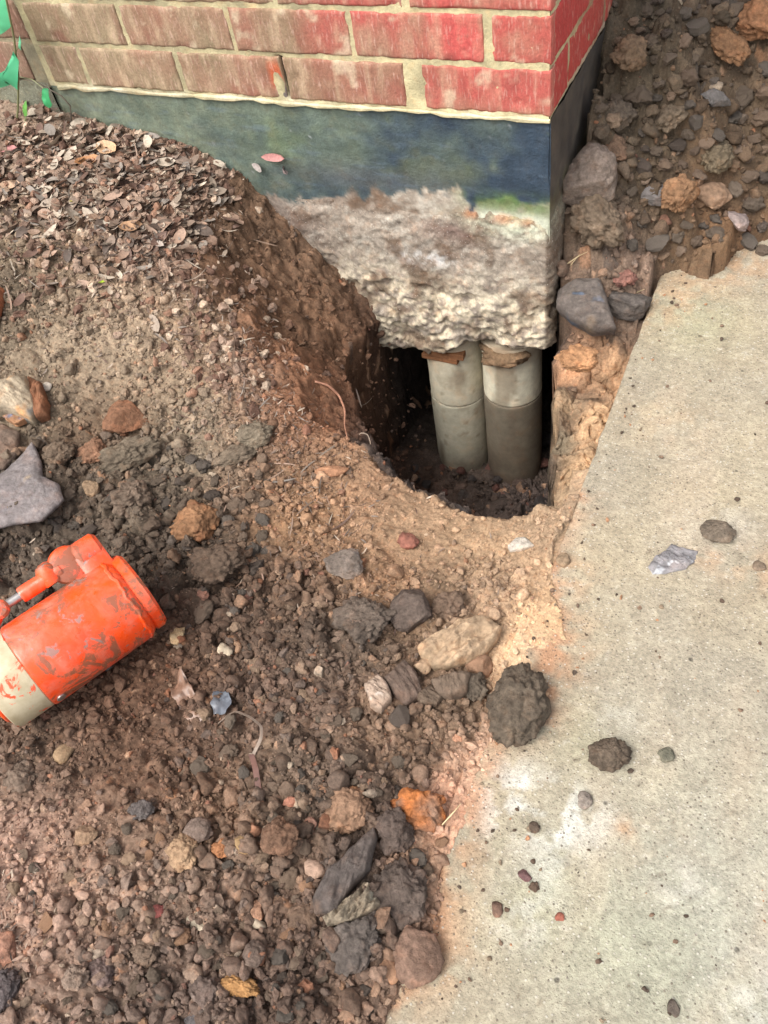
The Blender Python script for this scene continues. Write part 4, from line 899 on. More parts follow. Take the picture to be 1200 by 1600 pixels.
# --- repeated clods and gravel stones, each an object of its own
PROTO = []
for k in range(27):
    kd = ('clod', 'clod', 'clod', 'angular')[k % 4]; V, Fc = shape(900+k, kd, 4)
    me = bpy.data.meshes.new('clod'); me.from_pydata([tuple(v) for v in V], [], [tuple(int(i) for i in f) for f in Fc]); me.update()
    me.polygons.foreach_set('use_smooth', np.full(len(me.polygons), kd != 'angular')); me.materials.append(M['clod']); PROTO.append(me)
DK = [(100,88,76),(88,78,70),(106,94,82),(114,98,84),(96,88,80),(120,102,86)]
LT = [(146,124,104),(156,132,110),(132,114,98),(160,126,100),(138,120,108)]
zones = [ # u0,v0,u1,v1,count,size range px,colours,label,group
 (60,700,420,960,46,(20,44),DK,'small dark crumbly clod in the loose heap behind the jack','dark clods behind the jack'),
 (270,930,640,1240,52,(16,38),DK+LT[:2],'small brown clod in the loose spoil between the jack and slab','brown clods between the jack and slab'),
 (420,1230,690,1590,40,(20,44),DK+LT[2:4],'fist-sized dark clod piled by the lower slab edge','dark clods by the lower slab edge'),
 (160,1280,470,1600,60,(16,36),DK+LT,'rounded gravel-like clod in the lower left spoil','gravel clods in the lower spoil'),
 (0,1330,170,1600,22,(14,32),DK+LT,'rounded gravel-like clod in the lower left spoil','gravel clods in the lower spoil'),
 (890,150,1195,400,60,(22,56),DK+DK+LT[2:3],'earthy clod in the rubble heap behind the slab','clods of the rubble heap'),
 (955,0,1195,150,24,(20,44),DK,'earthy clod in the rubble heap behind the slab','clods of the rubble heap'),
 (900,0,1195,370,40,(36,76),[(92,80,66),(84,74,62),(100,86,70),(88,80,70)],'x','clods of the rubble heap'),
 (640,690,860,790,22,(16,34),[(72,64,60),(64,58,56),(84,70,62),(96,66,58)],'dark clod on the pit floor below the concrete piles','clods on the pit floor'),
]
rs = random.Random(5); GEN = []
for (u0, v0, u1, v1, cnt_, (a0, a1), cols, lab, grp) in zones:
    got = tries = 0
    while got < cnt_ and tries < cnt_*30:
        tries += 1; u, v = rs.uniform(u0, u1), rs.uniform(v0, v1); w = a0+(a1-a0)*rs.random()**1.8
        if any((u-a)**2+(v-b)**2 < (.8*(w/2+c))**2 for a, b, c in THINGS): continue
        p = on_ground(u, v)
        if 0 < u < 300 and 830 < v < 1130: continue
        if p[0] > SLAB_X+.002 and p[1] < .1: continue
        if grp == 'clods on the pit floor' and p[2] > -.7: continue
        if u > 860 and v < 500 and p[0] < .03: continue
        L_ = w*depth_of(p)/F/2; o = bpy.data.objects.new('clod', PROTO[rs.randrange(len(PROTO))]); COL.objects.link(o)
        o.scale = (L_, L_*rs.uniform(.65, .95), L_*rs.uniform(.5, .75)); o.rotation_euler = (rs.uniform(-.4, .4), rs.uniform(-.4, .4), rs.uniform(0, 6.28))
        o.location = (p[0], p[1], p[2]+o.scale[2]*rs.uniform(.3, .6)); c = lin(cols[rs.randrange(len(cols))])*rs.uniform(.8, 1.15); o.color = (*[float(x) for x in c], 1)
        o.color = (*[float(q)*1.12 for q in c], 1); GEN.append((o, u, v, w, tuple(c), grp)); tag(o, lab, 'clod', grp); THINGS.append((u, v, w/2)); got += 1

LM = [(130,980,'orange jack'),(40,755,'blue-grey slab'),(20,600,'cream broken stone'),(205,722,'long grey clod'),(306,826,'orange brown clod'),(345,890,'dark brown clod by the jack'),(212,790,'upright grey brown clod'),(572,982,'broad dusty clod'),(715,995,'tan flat rock'),
 (590,1075,'pale pinkish block'),(635,1060,'square brick fragment'),(345,1095,'curled plastic scrap'),(405,1155,'bent grey strip'),(353,1018,'cream white pebble'),(657,1272,'orange and grey rock'),(542,1268,'tan lumpy clod'),(540,1350,'dark slate wedge'),(555,1410,'pale mortar lump'),(630,1402,'black and rust clod'),
 (558,1478,'layered blue-grey clod'),(654,1502,'pink-grey clod'),(291,1336,'tan quartz-like stone'),(223,1270,'blue grey pebble'),(380,1322,'yellow cream pebble'),(377,1542,'long ochre lump'),(312,1443,'white splinter'),(404,1446,'white teardrop chip'),(250,1426,'crimson chip'),(158,1520,'lilac grey clod'),(322,1555,'big dark bottom clod'),
 (8,1486,'pink clay stone'),(40,1218,'greyish double clod'),(103,1180,'pale clay pebble'),(440,1310,'brown rounded clod'),(400,1492,'round dark pebble'),(920,305,'grey boulder'),(935,362,'brown earth block'),(1062,316,'orange clay boulder'),(1110,315,'pale tan stone'),(1118,162,'small blue-grey stone'),(1150,352,'lilac stone splinter'),
 (1185,48,'top corner orange clay'),(985,100,'tall brown clod'),(1045,190,'grey brown mid-heap clod'),(1120,255,'olive clod'),(975,440,'dusty red brick lump'),(915,465,'slate block'),(978,486,'black slate lump'),(648,962,'dark angular clod'),(138,1306,'tan pebble'),(402,684,'grey green clod'),(710,720,'left pile'),(795,730,'right pile'),(965,195,'dark clod by the pier')]
DIRS = ['right of', 'above and right of', 'above', 'above and left of', 'left of', 'below and left of', 'below', 'below and right of']
def cword(c):
    c = np.array(c)**(1/2.2); l = c.mean(); wm = c[0]-c[2]
    a = 'dark' if l < .36 else ('pale' if l > .50 else 'mid'); b = 'grey' if wm < .075 else ('reddish' if wm > .19 else 'brown'); return a+' '+b
bk = {}
for g in GEN:
    o, u, v, w, c, grp = g; q = min(LM, key=lambda a: (a[0]-u)**2+(a[1]-v)**2); ang = math.degrees(math.atan2(q[1]-v, u-q[0])) % 360
    sz = 'small' if w < 22 else ('medium' if w < 31 else 'large')
    bk.setdefault((sz, cword(c), DIRS[int(((ang+22.5) % 360)//45)], q[2]), []).append((math.hypot(u-q[0], v-q[1]), o))
ORD = ['', 'second ', 'third ', 'fourth ', 'fifth ', 'sixth ', 'seventh ', 'eighth ', 'ninth ']
for (sz, cw, dr_, nm), lst in bk.items():
    lst.sort(key=lambda a: a[0])
    for k, (_, o) in enumerate(lst):
        o['label'] = f"{ORD[k] if k else ('nearest ' if len(lst) > 1 else '')}{sz} {cw} clod {dr_} the {nm}"
# --- crumbs: uncountable grains of soil
def scatter(name, label, pos, size, colr_, lvl, mat, seed, sink=.3):
    n = len(pos); protos = [shape(seed+k, ('clod', 'clod', 'angular')[k % 3], lvl)[0] for k in range(9)]; Fc = ICO[lvl][1]
    r = np.random.default_rng(seed); nv = len(protos[0]); pk = r.integers(0, 9, n); Vp = np.array(protos)[pk]
    ax = r.normal(size=(n, 3)); ax /= np.linalg.norm(ax, axis=1)[:, None]; an = r.uniform(0, 6.28, n); c_, s_ = np.cos(an)[:, None, None], np.sin(an)[:, None, None]
    sc3 = np.stack([np.ones(n), r.uniform(.6, 1, n), r.uniform(.5, .8, n)], 1)*size[:, None]
    Vp = Vp*sc3[:, None, :]; axb = ax[:, None, :]
    Vr = Vp*c_+np.cross(np.broadcast_to(axb, Vp.shape), Vp)*s_+axb*(Vp*axb).sum(-1, keepdims=True)*(1-c_)
    Vr = Vr+pos[:, None, :]; Vr[:, :, 2] += (size*(.55-sink))[:, None]
    Fa = (Fc[None]+(np.arange(n)*nv)[:, None, None]).reshape(-1, 3); ca = np.repeat(colr_, nv, axis=0)
    return mk(name, Vr.reshape(-1, 3), Fa, mat, colors=np.clip(ca, .005, .8), kind='stuff', smooth=(lvl > 2))
def candidates(n, x0, x1, y0, y1, seed, pw=1.0):
    r = np.random.default_rng(seed); x = r.uniform(x0, x1, n); y = r.uniform(y0, y1, n)
    i = np.clip(np.searchsorted(gx, x)-1, 0, nx-1); j = np.clip(np.searchsorted(gy, y)-1, 0, ny-1); k = j*nx+i
    dens = pq[k, 1]*np.clip(.75+1.3*fbm(np.c_[x, y, x*0], 13, 3, 77), .15, 1.4); keep = r.random(n) < dens**pw; keep &= ~far_under[k]
    keep &= ~((x < 0) & (y > .0) & ~inpit[k]); keep &= ~((dr[k] > 0) & (df[k] < 0) & (r.random(n) < .72)); keep &= ~((x > .03) & (x < .165) & (y > -.40) & (y < .05) & (r.random(n) < .9))
    return x[keep], y[keep], k[keep]
def make_crumbs(name, n, reg, smin, smax, lvl, seed, pw=1.0):
    x, y, k = candidates(n, *reg, seed, pw); r = np.random.default_rng(seed+1); z = top(x, y)
    size = (smin+(smax-smin)*r.random(len(x))**3.0)*(1+.5*(r.random(len(x)) > .97))*(.55+.55*pq[k, 2]); c = desat(pc[k], .22)*(r.uniform(.9, 1.75, len(x)))[:, None]*np.array([1.0, 1.0, .99])
    c *= np.where((x > 0) & (y > .12), .8, 1)[:, None]; t_ = r.random(len(x)); 
    for lo, hi, cc in ((0, .04, (160,126,100)), (.04, .06, (176,150,126)), (.06, .075, (168,108,76)), (.075, .12, (92,86,82)), (.12, .126, (200,184,162)), (.126, .14, (146,98,84))):
        m_ = (t_ >= lo) & (t_ < hi); c[m_] = c[m_]*.62+lin(cc)*.38
    return scatter(name, '', np.c_[x, y, z], size, c, lvl, M['crumb'], seed+2)
make_crumbs('soil_lumps', 6500, (-1.1, .165, -1.38, .0), .0065, .0135, 3, 990)
make_crumbs('soil_crumbs', 24000, (-1.1, .165, -1.38, .0), .003, .009, 2, 1000)
make_crumbs('soil_grains', 90000, (-1.25, .185, -1.38, .0), .0014, .0045, 1, 1100, .6)
make_crumbs('heap_crumbs', 5200, (.0, .95, .02, 1.2), .005, .017, 3, 1200)
make_crumbs('heap_grains', 11000, (.0, .95, .0, 1.2), .002, .006, 1, 1300, .6)
# grit lying on the slab, thicker towards the soil
r = np.random.default_rng(77); n = 1800; x = SLAB_X+.01+.50*r.random(n)**1.5; y = r.uniform(-1.2, .3, n); okm = r.random(n) < np.exp(-(x-np.interp(y, sp[:, 1], sp[:, 0]))/.05)*.8+.16
x, y = x[okm], y[okm]; cg = np.array([lin(c) for c in ((96,80,68),(120,100,84),(84,72,62),(170,130,100),(140,124,104))])[r.integers(0, 5, len(x))]
scatter('slab_grit', '', np.c_[x, y, top(x, y)], .0008+.0034*r.random(len(x))**3.5, cg, 2, M['crumb'], 1400, .1)

# --- chunky bark and bits in the litter
def px_mass(zs, seed):
    r = random.Random(seed); out = []
    for (u, v, su, sv, n) in zs:
        for _ in range(n):
            p = on_ground(max(-30, r.gauss(u, su)), max(100, r.gauss(v, sv)))
            if not (p[1] > -.006 and p[0] < 0): out.append(p)
    return np.array(out)
q_ = px_mass([(60,240,70,28,150),(170,255,70,28,260),(270,300,55,32,220),(110,320,90,40,260),(40,340,60,50,160),(240,370,60,45,260),(150,430,90,50,160),(320,500,60,50,180),(370,570,40,40,120)], 61); r = np.random.default_rng(62)
bc_ = np.array([lin(c) for c in ((150,128,112),(120,98,84),(176,156,136),(104,80,68),(134,104,86))])[r.integers(0, 5, len(q_))]*r.uniform(.8, 1.2, (len(q_), 1))
scatter('bark_debris', '', q_, .003+.009*r.random(len(q_))**2, bc_, 2, M['crumb'], 1500, .2)
# --- dry leaves and bark shreds
mt, t, bs = nodes('dry_leaf'); vc = N(t, 'ShaderNodeVertexColor', layer_name='Col').outputs[0]; co = N(t, 'ShaderNodeTexCoord').outputs['Object']
t.links.new(mix(t, 1.0, vc, ramp(t, noise(t, co, 240, 4, .6), [(.3, .7), (.7, 1.2)]), 'MULTIPLY'), bs.inputs['Base Color']); bs.inputs['Roughness'].default_value = .7
M['leaf'] = mt
def leaf_batch(pos, length, width, yaw, pitch, roll, curl, colr_, seed):
    n = len(pos); us = np.linspace(-1, 1, 7); vs = np.array([-1, 0, 1.0]); prof = np.sqrt(np.clip(1-np.abs(us)**1.7, 0, 1))*.98+.02
    g = np.array([[u, v*p, (1-p)] for u, p in zip(us, prof) for v in vs]); nv = len(g)
    X = g[None, :, 0]*length[:, None]/2; Y = g[None, :, 1]*width[:, None]/2; Z = curl[:, None]*(g[None, :, 0]**2)*length[:, None]*.25+np.abs(curl)[:, None]*np.abs(g[None, :, 1])*width[:, None]*.35
    cp_, sp_ = np.cos(pitch)[:, None], np.sin(pitch)[:, None]; X, Z = X*cp_+Z*sp_, -X*sp_+Z*cp_
    cr_, sr_ = np.cos(roll)[:, None], np.sin(roll)[:, None]; Y, Z = Y*cr_-Z*sr_, Y*sr_+Z*cr_
    cy_, sy_ = np.cos(yaw)[:, None], np.sin(yaw)[:, None]; X, Y = X*cy_-Y*sy_, X*sy_+Y*cy_
    V = np.stack([X, Y, Z], -1)+pos[:, None, :]; I = np.arange(nv).reshape(7, 3)
    Fq = np.stack([I[:-1, :-1], I[:-1, 1:], I[1:, 1:], I[1:, :-1]], -1).reshape(-1, 4); Fa = (Fq[None]+(np.arange(n)*nv)[:, None, None]).reshape(-1, 4)
    return V.reshape(-1, 3), Fa, np.repeat(colr_, nv, axis=0)
def px_points(zs, seed):
    r = random.Random(seed); out = []
    for (u, v, su, sv, n) in zs:
        k = 0
        while k < n:
            a, b = r.gauss(u, su), r.gauss(v, sv)
            if a < -30 or b < 60: k += 1; continue
            p = on_ground(a, b); k += 1
            if p[1] > -.004 and p[0] < 0: continue
            out.append(p)
    return np.array(out)
LC = np.array([lin(c) for c in ((150,134,118),(118,100,86),(178,164,146),(104,80,68),(136,112,94),(92,78,68),(152,126,108),(134,124,114))])*.92
def leaves(name, zs, lo, hi, asp, seed, cols=LC, tilt=.35, lift=.004):
    P_ = px_points(zs, seed); r = np.random.default_rng(seed); n = len(P_); L_ = lo+(hi-lo)*r.random(n)**1.8; P_[:, 2] += lift+r.random(n)*.006
    v, f, c = leaf_batch(P_, L_, L_*r.uniform(asp*.7, asp*1.3, n), r.uniform(0, 6.28, n), r.normal(0, tilt, n), r.normal(0, tilt, n), r.uniform(-.6, .9, n), cols[r.integers(0, len(cols), n)]*r.uniform(.75, 1.2, (n, 1)), seed)
    return mk(name, v, f, M['leaf'], colors=np.clip(c, .01, .8), kind='stuff')
leaves('leaf_litter', [(60,240,70,28,190),(170,250,70,28,260),(270,285,55,32,220),(110,310,90,40,250),(40,320,60,50,160),(240,350,50,40,200),(180,400,80,40,150)], .010, .042, .42, 21)
leaves('litter_twigs', [(150,280,110,60,90),(250,350,70,50,60),(60,430,60,60,40),(330,560,50,60,40),(480,780,60,50,25)], .018, .060, .06, 31, cols=LC*.8, tilt=.25, lift=.006)
leaves('bark_shreds', [(250,420,60,40,420),(330,520,60,45,420),(390,590,30,40,240),(430,660,35,40,240),(120,470,90,60,300),(460,730,50,40,200),(520,790,50,40,100),(300,640,80,50,200),(60,560,50,50,60),(250,330,60,40,300),(20,1420,40,60,160),(380,860,90,50,120),(560,900,90,50,110),(300,350,30,30,200)], .004, .016, .16, 22, cols=LC*np.array([.85, .80, .78]), tilt=.4, lift=.003)
def one_leaf(name, label, u, v, L_px, ang, asp, col, pitch=.1, roll=.2, curl=.5, cat='leaf', group=None, on=None):
    p = on_ground(u, v) if on is None else np.array(on); L_ = L_px*depth_of(p)/F; A1 = lambda x: np.array([float(x)])
    V, f, c = leaf_batch(np.array([[0, 0, .007]]), A1(L_), A1(L_*asp), A1(img_dir(u, v, ang)), A1(pitch), A1(roll), A1(curl), np.array([lin(col)]), 3)
    o = mk(name, V-np.array([0, 0, .007 if on is not None else 0]), f, M['leaf'], colors=c, label=label, cat=cat, group=group, loc=p); return o
one_leaf('dry_leaf','pinkish dry leaf leaning on the blue-black plinth',428,243,40,-5,.30,(170,118,112),on=aty(428,246,-.006),roll=1.15)
one_leaf('dry_leaf','curled grey leaf just below the pinkish leaf on the plinth',440,262,34,70,.35,(150,132,128),on=aty(442,268,-.006),curl=1.0,roll=1.1)
one_leaf('dry_leaf','pale leaf stuck low on the plinth left of the pinkish leaf',404,258,30,-40,.35,(146,136,130),on=aty(404,262,-.005),roll=1.15)
one_leaf('dry_leaf','cream curled leaf upright among the litter near the plinth',270,245,36,60,.4,(190,172,150),pitch=.5,curl=1.0)
one_leaf('dry_leaf','broad tan leaf in the middle of the litter',172,242,44,-20,.6,(186,152,118),curl=.8)
one_leaf('dry_leaf','orange brown leaf left of the broad tan leaf',140,262,40,20,.55,(172,124,84),curl=.9)
one_leaf('dry_leaf','long white-grey leaf below the wall corner',110,225,46,75,.32,(188,176,160),pitch=.3)
one_leaf('dry_leaf','dull pink leaf at the left edge of the litter',12,240,40,5,.4,(168,116,112))
one_leaf('dry_leaf','ochre leaf lying above the oval white pebble',208,364,38,10,.6,(168,132,100),curl=.9)
one_leaf('dry_leaf','silver leaf low on the bank above the pit',245,385,48,-25,.25,(156,144,134))
one_leaf('dry_leaf','round cream leaf at the left side of the litter',20,298,32,10,.6,(190,160,134),curl=.8)
one_leaf('grass_blade','bright yellow green blade on the soil below the pebble',167,444,26,35,.22,(164,190,52),cat='blade')
one_leaf('green_leaf','tiny lime green shred at the end of the leaf litter',280,290,22,80,.3,(160,200,84),cat='leaf')
one_leaf('green_leaf','tiny yellow shred left of the lime green one',120,318,24,30,.15,(200,190,90),cat='leaf')

# --- rootlets
def curve_on(name, label, pts, rad, col, cat='root', lift=.004, group=None, n=30, mat=None, taper=True):
    W_ = [on_ground(u, v)+np.array([0, 0, lift]) for u, v in pts]; W_ = np.array(W_)
    t0 = np.linspace(0, len(W_)-1, n); W2 = np.c_[[np.interp(t0, range(len(W_)), W_[:, k]) for k in range(3)]].T
    for _ in range(2): W2[1:-1] = (W2[:-2]+2*W2[1:-1]+W2[2:])/4
    rr = rad*(1-.7*np.abs(np.linspace(-.4, 1, n))) if taper else rad*np.ones(n); o_ = W2[0]
    mb = MB().tube(W2-o_, np.maximum(rr, rad*.25), 6); V = np.array(mb.V)
    return mk(name, V, mb.F, M['leaf'] if mat is None else mat, colors=np.tile(lin(col), (len(V), 1)), label=label, cat=cat, group=group, loc=o_)
curve_on('root','pinkish root arching out of the pit wall left of the piles',[(494,604),(515,610),(532,626),(541,648),(540,672),(544,690)],.0024,(176,128,104),lift=.012)
curve_on('root','thin looped rootlet hanging over the dark pit edge',[(560,690),(566,684),(576,686),(581,700),(576,716),(566,712)],.0010,(190,170,150),lift=.012)
curve_on('root','fine rootlet crossing the upper bank of the pit',[(405,520),(435,528),(462,545),(480,536)],.0009,(170,146,120))
curve_on('root','hair-thin root lying across the soil above the orange brown clod',[(262,792),(300,796),(336,800)],.0013,(196,136,92))
curve_on('root','curved red brown root left of the ochre rim',[(388,738),(402,742),(415,734)],.0016,(160,104,84))
curve_on('root','long thin root on the soil left of the ochre rim',[(330,774),(360,756),(396,742)],.0010,(140,108,84))
for k, (a, b, lab) in enumerate([((884,424),(918,404),'dry straw beside the footing corner'), ((868,452),(905,408),'thin dry straw crossing the dark slate block'), ((972,492),(992,470),'pale straw on the black slate lump'), ((978,478),(1006,462),'short pale straw above the black slate lump'), ((692,1296),(722,1262),'pale straw lying at the rock by the slab edge')]):
    curve_on('straw', lab, [a, ((a[0]+b[0])/2+4, (a[1]+b[1])/2-4), b], .0010, (200,180,140), cat='straw', lift=.014)
for k, (a, b, lab) in enumerate([((535,760),(538,812),'upright dark twig on the ochre bank'), ((640,905),(636,938),'small twig below the dull red brick chip'), ((430,770),(455,800),'thin brown twig in the soil left of the rim')]):
    curve_on('twig', lab, [a, ((a[0]+b[0])/2+2, (a[1]+b[1])/2), b], .0014, (112,82,62), cat='twig')

# --- scraps by the jack
M['film'] = earth('plastic_film', sc=80, bsc=120, bd=.001, var=(.8, 1.2), rough=.35, spec=.6)
def scrap(name, label, pts, col, mott, seed, wave=.006, lift=.012, cat='plastic scrap'):
    """crumpled thin sheet with real thickness"""
    pts = np.array(pts, float); cu, cv = pts.mean(0); p = on_ground(cu, cv)+np.array([0, 0, lift]); n = np.array([0, -.15, 1.]); n /= np.linalg.norm(n)
    W_ = np.array([CAM+raydir(u, v)*(((p-CAM)@n)/(raydir(u, v)@n)) for u, v in pts]); m_ = len(W_); c0 = W_.mean(0)
    seg = np.linalg.norm(np.roll(W_, -1, 0)-W_, axis=1); cs = np.r_[0, np.cumsum(seg)]; tt = np.linspace(0, cs[-1], 48, endpoint=False); Wc = np.vstack([W_, W_[:1]])
    O_ = np.c_[[np.interp(tt, cs, Wc[:, k]) for k in range(3)]].T; V = [c0]
    for k in (.2, .4, .6, .8, .92, 1): V += list(c0+(O_-c0)*k)
    V = np.array(V); rd = (V-c0); V += rd*(.35*fbm(V, 90, 3, seed+7))[:, None]; V[:, 2] += wave*3.2*fbm(V, 38, 3, seed)+.004*fbm(V, 110, 3, seed+1); nv = len(V); B = V.copy(); B[:, 2] -= .0012; Vt = np.vstack([V, B]); Fc = []
    for s_, o_ in ((1, 0), (-1, nv)):
        for j in range(48): f = (o_, o_+1+j, o_+1+(j+1) % 48); Fc.append(f[::s_])
        for i in range(5):
            for j in range(48): f = (o_+1+i*48+j, o_+1+(i+1)*48+j, o_+1+(i+1)*48+(j+1) % 48, o_+1+i*48+(j+1) % 48); Fc.append(f[::s_])
    e = 1+5*48
    for j in range(48): Fc.append((e+j, nv+e+j, nv+e+(j+1) % 48, e+(j+1) % 48))
    c = np.tile(lin(col), (len(Vt), 1)); c = blend(c, np.clip(fbm(Vt, 50, 3, seed+2)*4-.4, 0, 1), mott)
    return mk(name, Vt-p, Fc, M['film'], colors=c, label=label, cat=cat, loc=p)
scrap('plastic_scrap','small dark blue-grey curled plastic scrap on the soil below the jack',[(330,1076),(346,1072),(358,1082),(362,1098),(352,1114),(336,1116),(328,1100)],(92,98,106),(58,64,74),5,lift=.010)
scrap('plastic_scrap','dusty brown plastic sheet scrap left of the blue-grey scrap',[(282,1044),(296,1064),(304,1084),(318,1098),(318,1116),(326,1128),(300,1132),(276,1112),(268,1078),(274,1058)],(128,102,86),(104,98,98),9,lift=.010)
def strip(name, label, pts, width, col, cat, lift):
    W_ = np.array([on_ground(u, v) for u, v in pts]); W_[:, 2] = W_[:, 2]*.3+W_[:, 2].mean()*.7+np.array(lift); n = 40; t0 = np.linspace(0, len(W_)-1, n)
    W2 = np.c_[[np.interp(t0, range(len(W_)), W_[:, k]) for k in range(3)]].T
    for _ in range(3): W2[1:-1] = (W2[:-2]+2*W2[1:-1]+W2[2:])/4
    V = []; Fc = []
    for i in range(n):
        d = W2[min(i+1, n-1)]-W2[max(i-1, 0)]; d /= np.linalg.norm(d); s = np.cross(d, [0, 0, 1.]); s /= np.linalg.norm(s); s = s*.75+np.array([0, 0, .65])
        for a, b in ((-1, -1), (1, -1), (1, 1), (-1, 1)): V.append(W2[i]+s*a*width/2+np.array([0, 0, b*.0006]))
    for i in range(n-1):
        for j in range(4): Fc.append((i*4+j, (i+1)*4+j, (i+1)*4+(j+1) % 4, i*4+(j+1) % 4))
    Fc += [(3, 2, 1, 0), (n*4-4, n*4-3, n*4-2, n*4-1)]; V = np.array(V); o_ = V[0]
    return mk(name, V-o_, Fc, M['film'], colors=np.tile(lin(col), (len(V), 1)), label=label, cat=cat, loc=o_, smooth=False)
strip('metal_strip','thin bent grey strip curving out from the plastic scraps',[(338,1136),(356,1124),(374,1122),(396,1130),(414,1144),(412,1160),(398,1182)],.0042,(150,134,120),'strip',[.006,.012,.018,.018,.016,.012,.004])
strip('root','short reddish flat root hanging below the bent strip',[(397,1186),(402,1205),(406,1240)],.008,(136,104,94),'root',[.012,.010,.004])

# --- concrete piles under the footing
M['pile'] = earth('pile_concrete', sc=70, bsc=190, bd=.0007, var=(.84, 1.12), rough=.85, speck=(.74, (.12, .11, .09)))
def pile_seg(root, z0, z1, cx, cy, r0, seed, colf, tiltx=0.0, label=None):
    n = 72; nz = 44; zs = np.r_[z0, z0+.0015, np.linspace(z0+.004, z1-.004, nz), z1-.0015, z1]; V = []
    for i, z in enumerate(zs):
        k = .985 if i in (0, len(zs)-1) else (.995 if i in (1, len(zs)-2) else 1)
        a = np.linspace(0, 2*math.pi, n, endpoint=False); V.append(np.c_[cx+tiltx*(z+.5)+r0*k*np.cos(a), cy+r0*k*np.sin(a), np.full(n, z)])
    V = np.vstack(V); nv = V-np.array([cx, cy, 0]); nv[:, 2] = 0; nv /= np.linalg.norm(nv, axis=1)[:, None]
    V += nv*(.0006*fbm(V, 60, 3, seed)+.0008*fbm(V, 12, 2, seed+1))[:, None]; m_ = len(zs); I = np.arange(n*m_).reshape(m_, n)
    Fq = [tuple(f) for f in np.stack([I[:-1], np.roll(I[:-1], -1, 1), np.roll(I[1:], -1, 1), I[1:]], -1).reshape(-1, 4)]+[tuple(I[0][::-1]), tuple(I[-1])]
    loc = np.array(root.location); o = mk('pile_segment', V-loc, Fq, M['pile'], root, colors=np.clip(colf(V), .01, .8)); 
    if label: o['label'] = label
    try: o.data.set_sharp_from_angle(angle=math.radians(40))
    except Exception: pass
    return o
cxx = -.0945
def pcol(base, dark, zl, seed, dirt):
    def f(V):
        c = np.tile(lin(base), (len(V), 1)); c = blend(c, np.clip(.3+fbm(V, 12, 4, seed), 0, 1)*.5, dark)
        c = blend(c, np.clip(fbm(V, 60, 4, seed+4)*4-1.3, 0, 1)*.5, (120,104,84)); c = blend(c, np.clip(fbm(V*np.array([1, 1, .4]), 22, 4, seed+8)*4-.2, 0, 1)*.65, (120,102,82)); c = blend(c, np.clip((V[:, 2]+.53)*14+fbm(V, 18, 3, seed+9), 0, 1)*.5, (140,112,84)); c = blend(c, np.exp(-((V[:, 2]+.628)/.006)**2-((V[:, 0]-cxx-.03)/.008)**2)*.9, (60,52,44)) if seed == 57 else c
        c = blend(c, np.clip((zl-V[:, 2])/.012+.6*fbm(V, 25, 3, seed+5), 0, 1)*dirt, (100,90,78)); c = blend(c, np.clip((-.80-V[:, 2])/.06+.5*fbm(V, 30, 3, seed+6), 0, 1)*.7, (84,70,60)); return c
    return f
CXL, CXR, CY, RP = -.2185, -.0945, .070, .0610
pl = empty('concrete_pile', (CXL, CY, -.92), 'left pale concrete pile with a rusty shim on top, under the footing', 'pile', 'concrete piles under the footing')
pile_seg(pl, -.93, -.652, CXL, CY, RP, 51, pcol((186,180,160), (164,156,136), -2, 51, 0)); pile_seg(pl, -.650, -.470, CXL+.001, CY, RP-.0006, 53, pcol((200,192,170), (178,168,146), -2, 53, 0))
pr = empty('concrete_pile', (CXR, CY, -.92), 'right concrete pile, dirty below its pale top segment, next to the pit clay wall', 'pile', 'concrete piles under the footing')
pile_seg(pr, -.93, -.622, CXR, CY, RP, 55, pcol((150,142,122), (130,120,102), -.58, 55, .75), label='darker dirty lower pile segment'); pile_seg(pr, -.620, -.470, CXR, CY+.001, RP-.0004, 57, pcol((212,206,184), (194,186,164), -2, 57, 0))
# mortar packing and shims between piles and footing
def lump(name, label, c, s, col, cat, seed, kind='clod', mat='clod_v'):
    V, Fc = shape(seed, kind, 4); V = V*np.array(s); loc = np.array(c)-np.array([0, 0, s[2]]); cc = np.tile(lin(col), (len(V), 1))*(1+.3*fbm(V+seed, 60, 3, seed))[:, None]
    return mk(name, V+np.array([0, 0, s[2]]), Fc, M[mat], colors=np.clip(cc, .01, .8), label=label, cat=cat, loc=loc)
lump('packing_mortar','rust stained mortar packing bulging above the right pile',(CXR, .020, -.488),(.056,.030,.020),(128,104,80),'mortar',61)
mbx = MB(); mbx.prism([(-.048,-.006),(.030,-.009),(.036,.05),(-.04,.05)], 0, .012, .001); mbx.prism([(-.036,-.010),(.044,-.008),(.040,.04),(-.03,.04)], .0128, .026, .001)
M['rust'] = earth((('rusty_wood')), src=tuple(lin((128,88,60))), sc=120, bsc=200, bd=.001, var=(.6, 1.2), rough=.9)
o = mbx.build('timber_shim', M['rust'], label='rusty brown timber shims between the left pile and footing', cat='shim', loc=(CXL, .016, -.525))

# --- clay face and clods inside are part of the ground; the hydraulic jack lies on the spoil
JB = atz(208, 930, -.262); JT = atz(-12, 1080, -.258)
ja = JT-JB; JL = float(np.linalg.norm(ja)); ja /= JL; jb = np.cross(np.array([0, 0, 1.]), ja); jb /= np.linalg.norm(jb)
if jb@np.array([-.875, .48, 0]) < 0: jb = -jb
ju = np.cross(ja, jb); ju = ju if ju[2] > 0 else -ju
jr_floor = JB-np.array([0, 0, .0])
RJ = .0600
MJm = np.column_stack([jb, ju, ja])           # local x = away from camera, y = up, z = along the jack
jack = empty('hydraulic_jack', JB-np.array([0, 0, RJ]), 'scratched orange bottle jack lying on its side on the loose soil', 'jack')
jloc = np.array(jack.location)
def jx(V): return (V@MJm.T)+JB-jloc
mt, t, bs = nodes('jack_paint'); co = N(t, 'ShaderNodeTexCoord').outputs['Object']
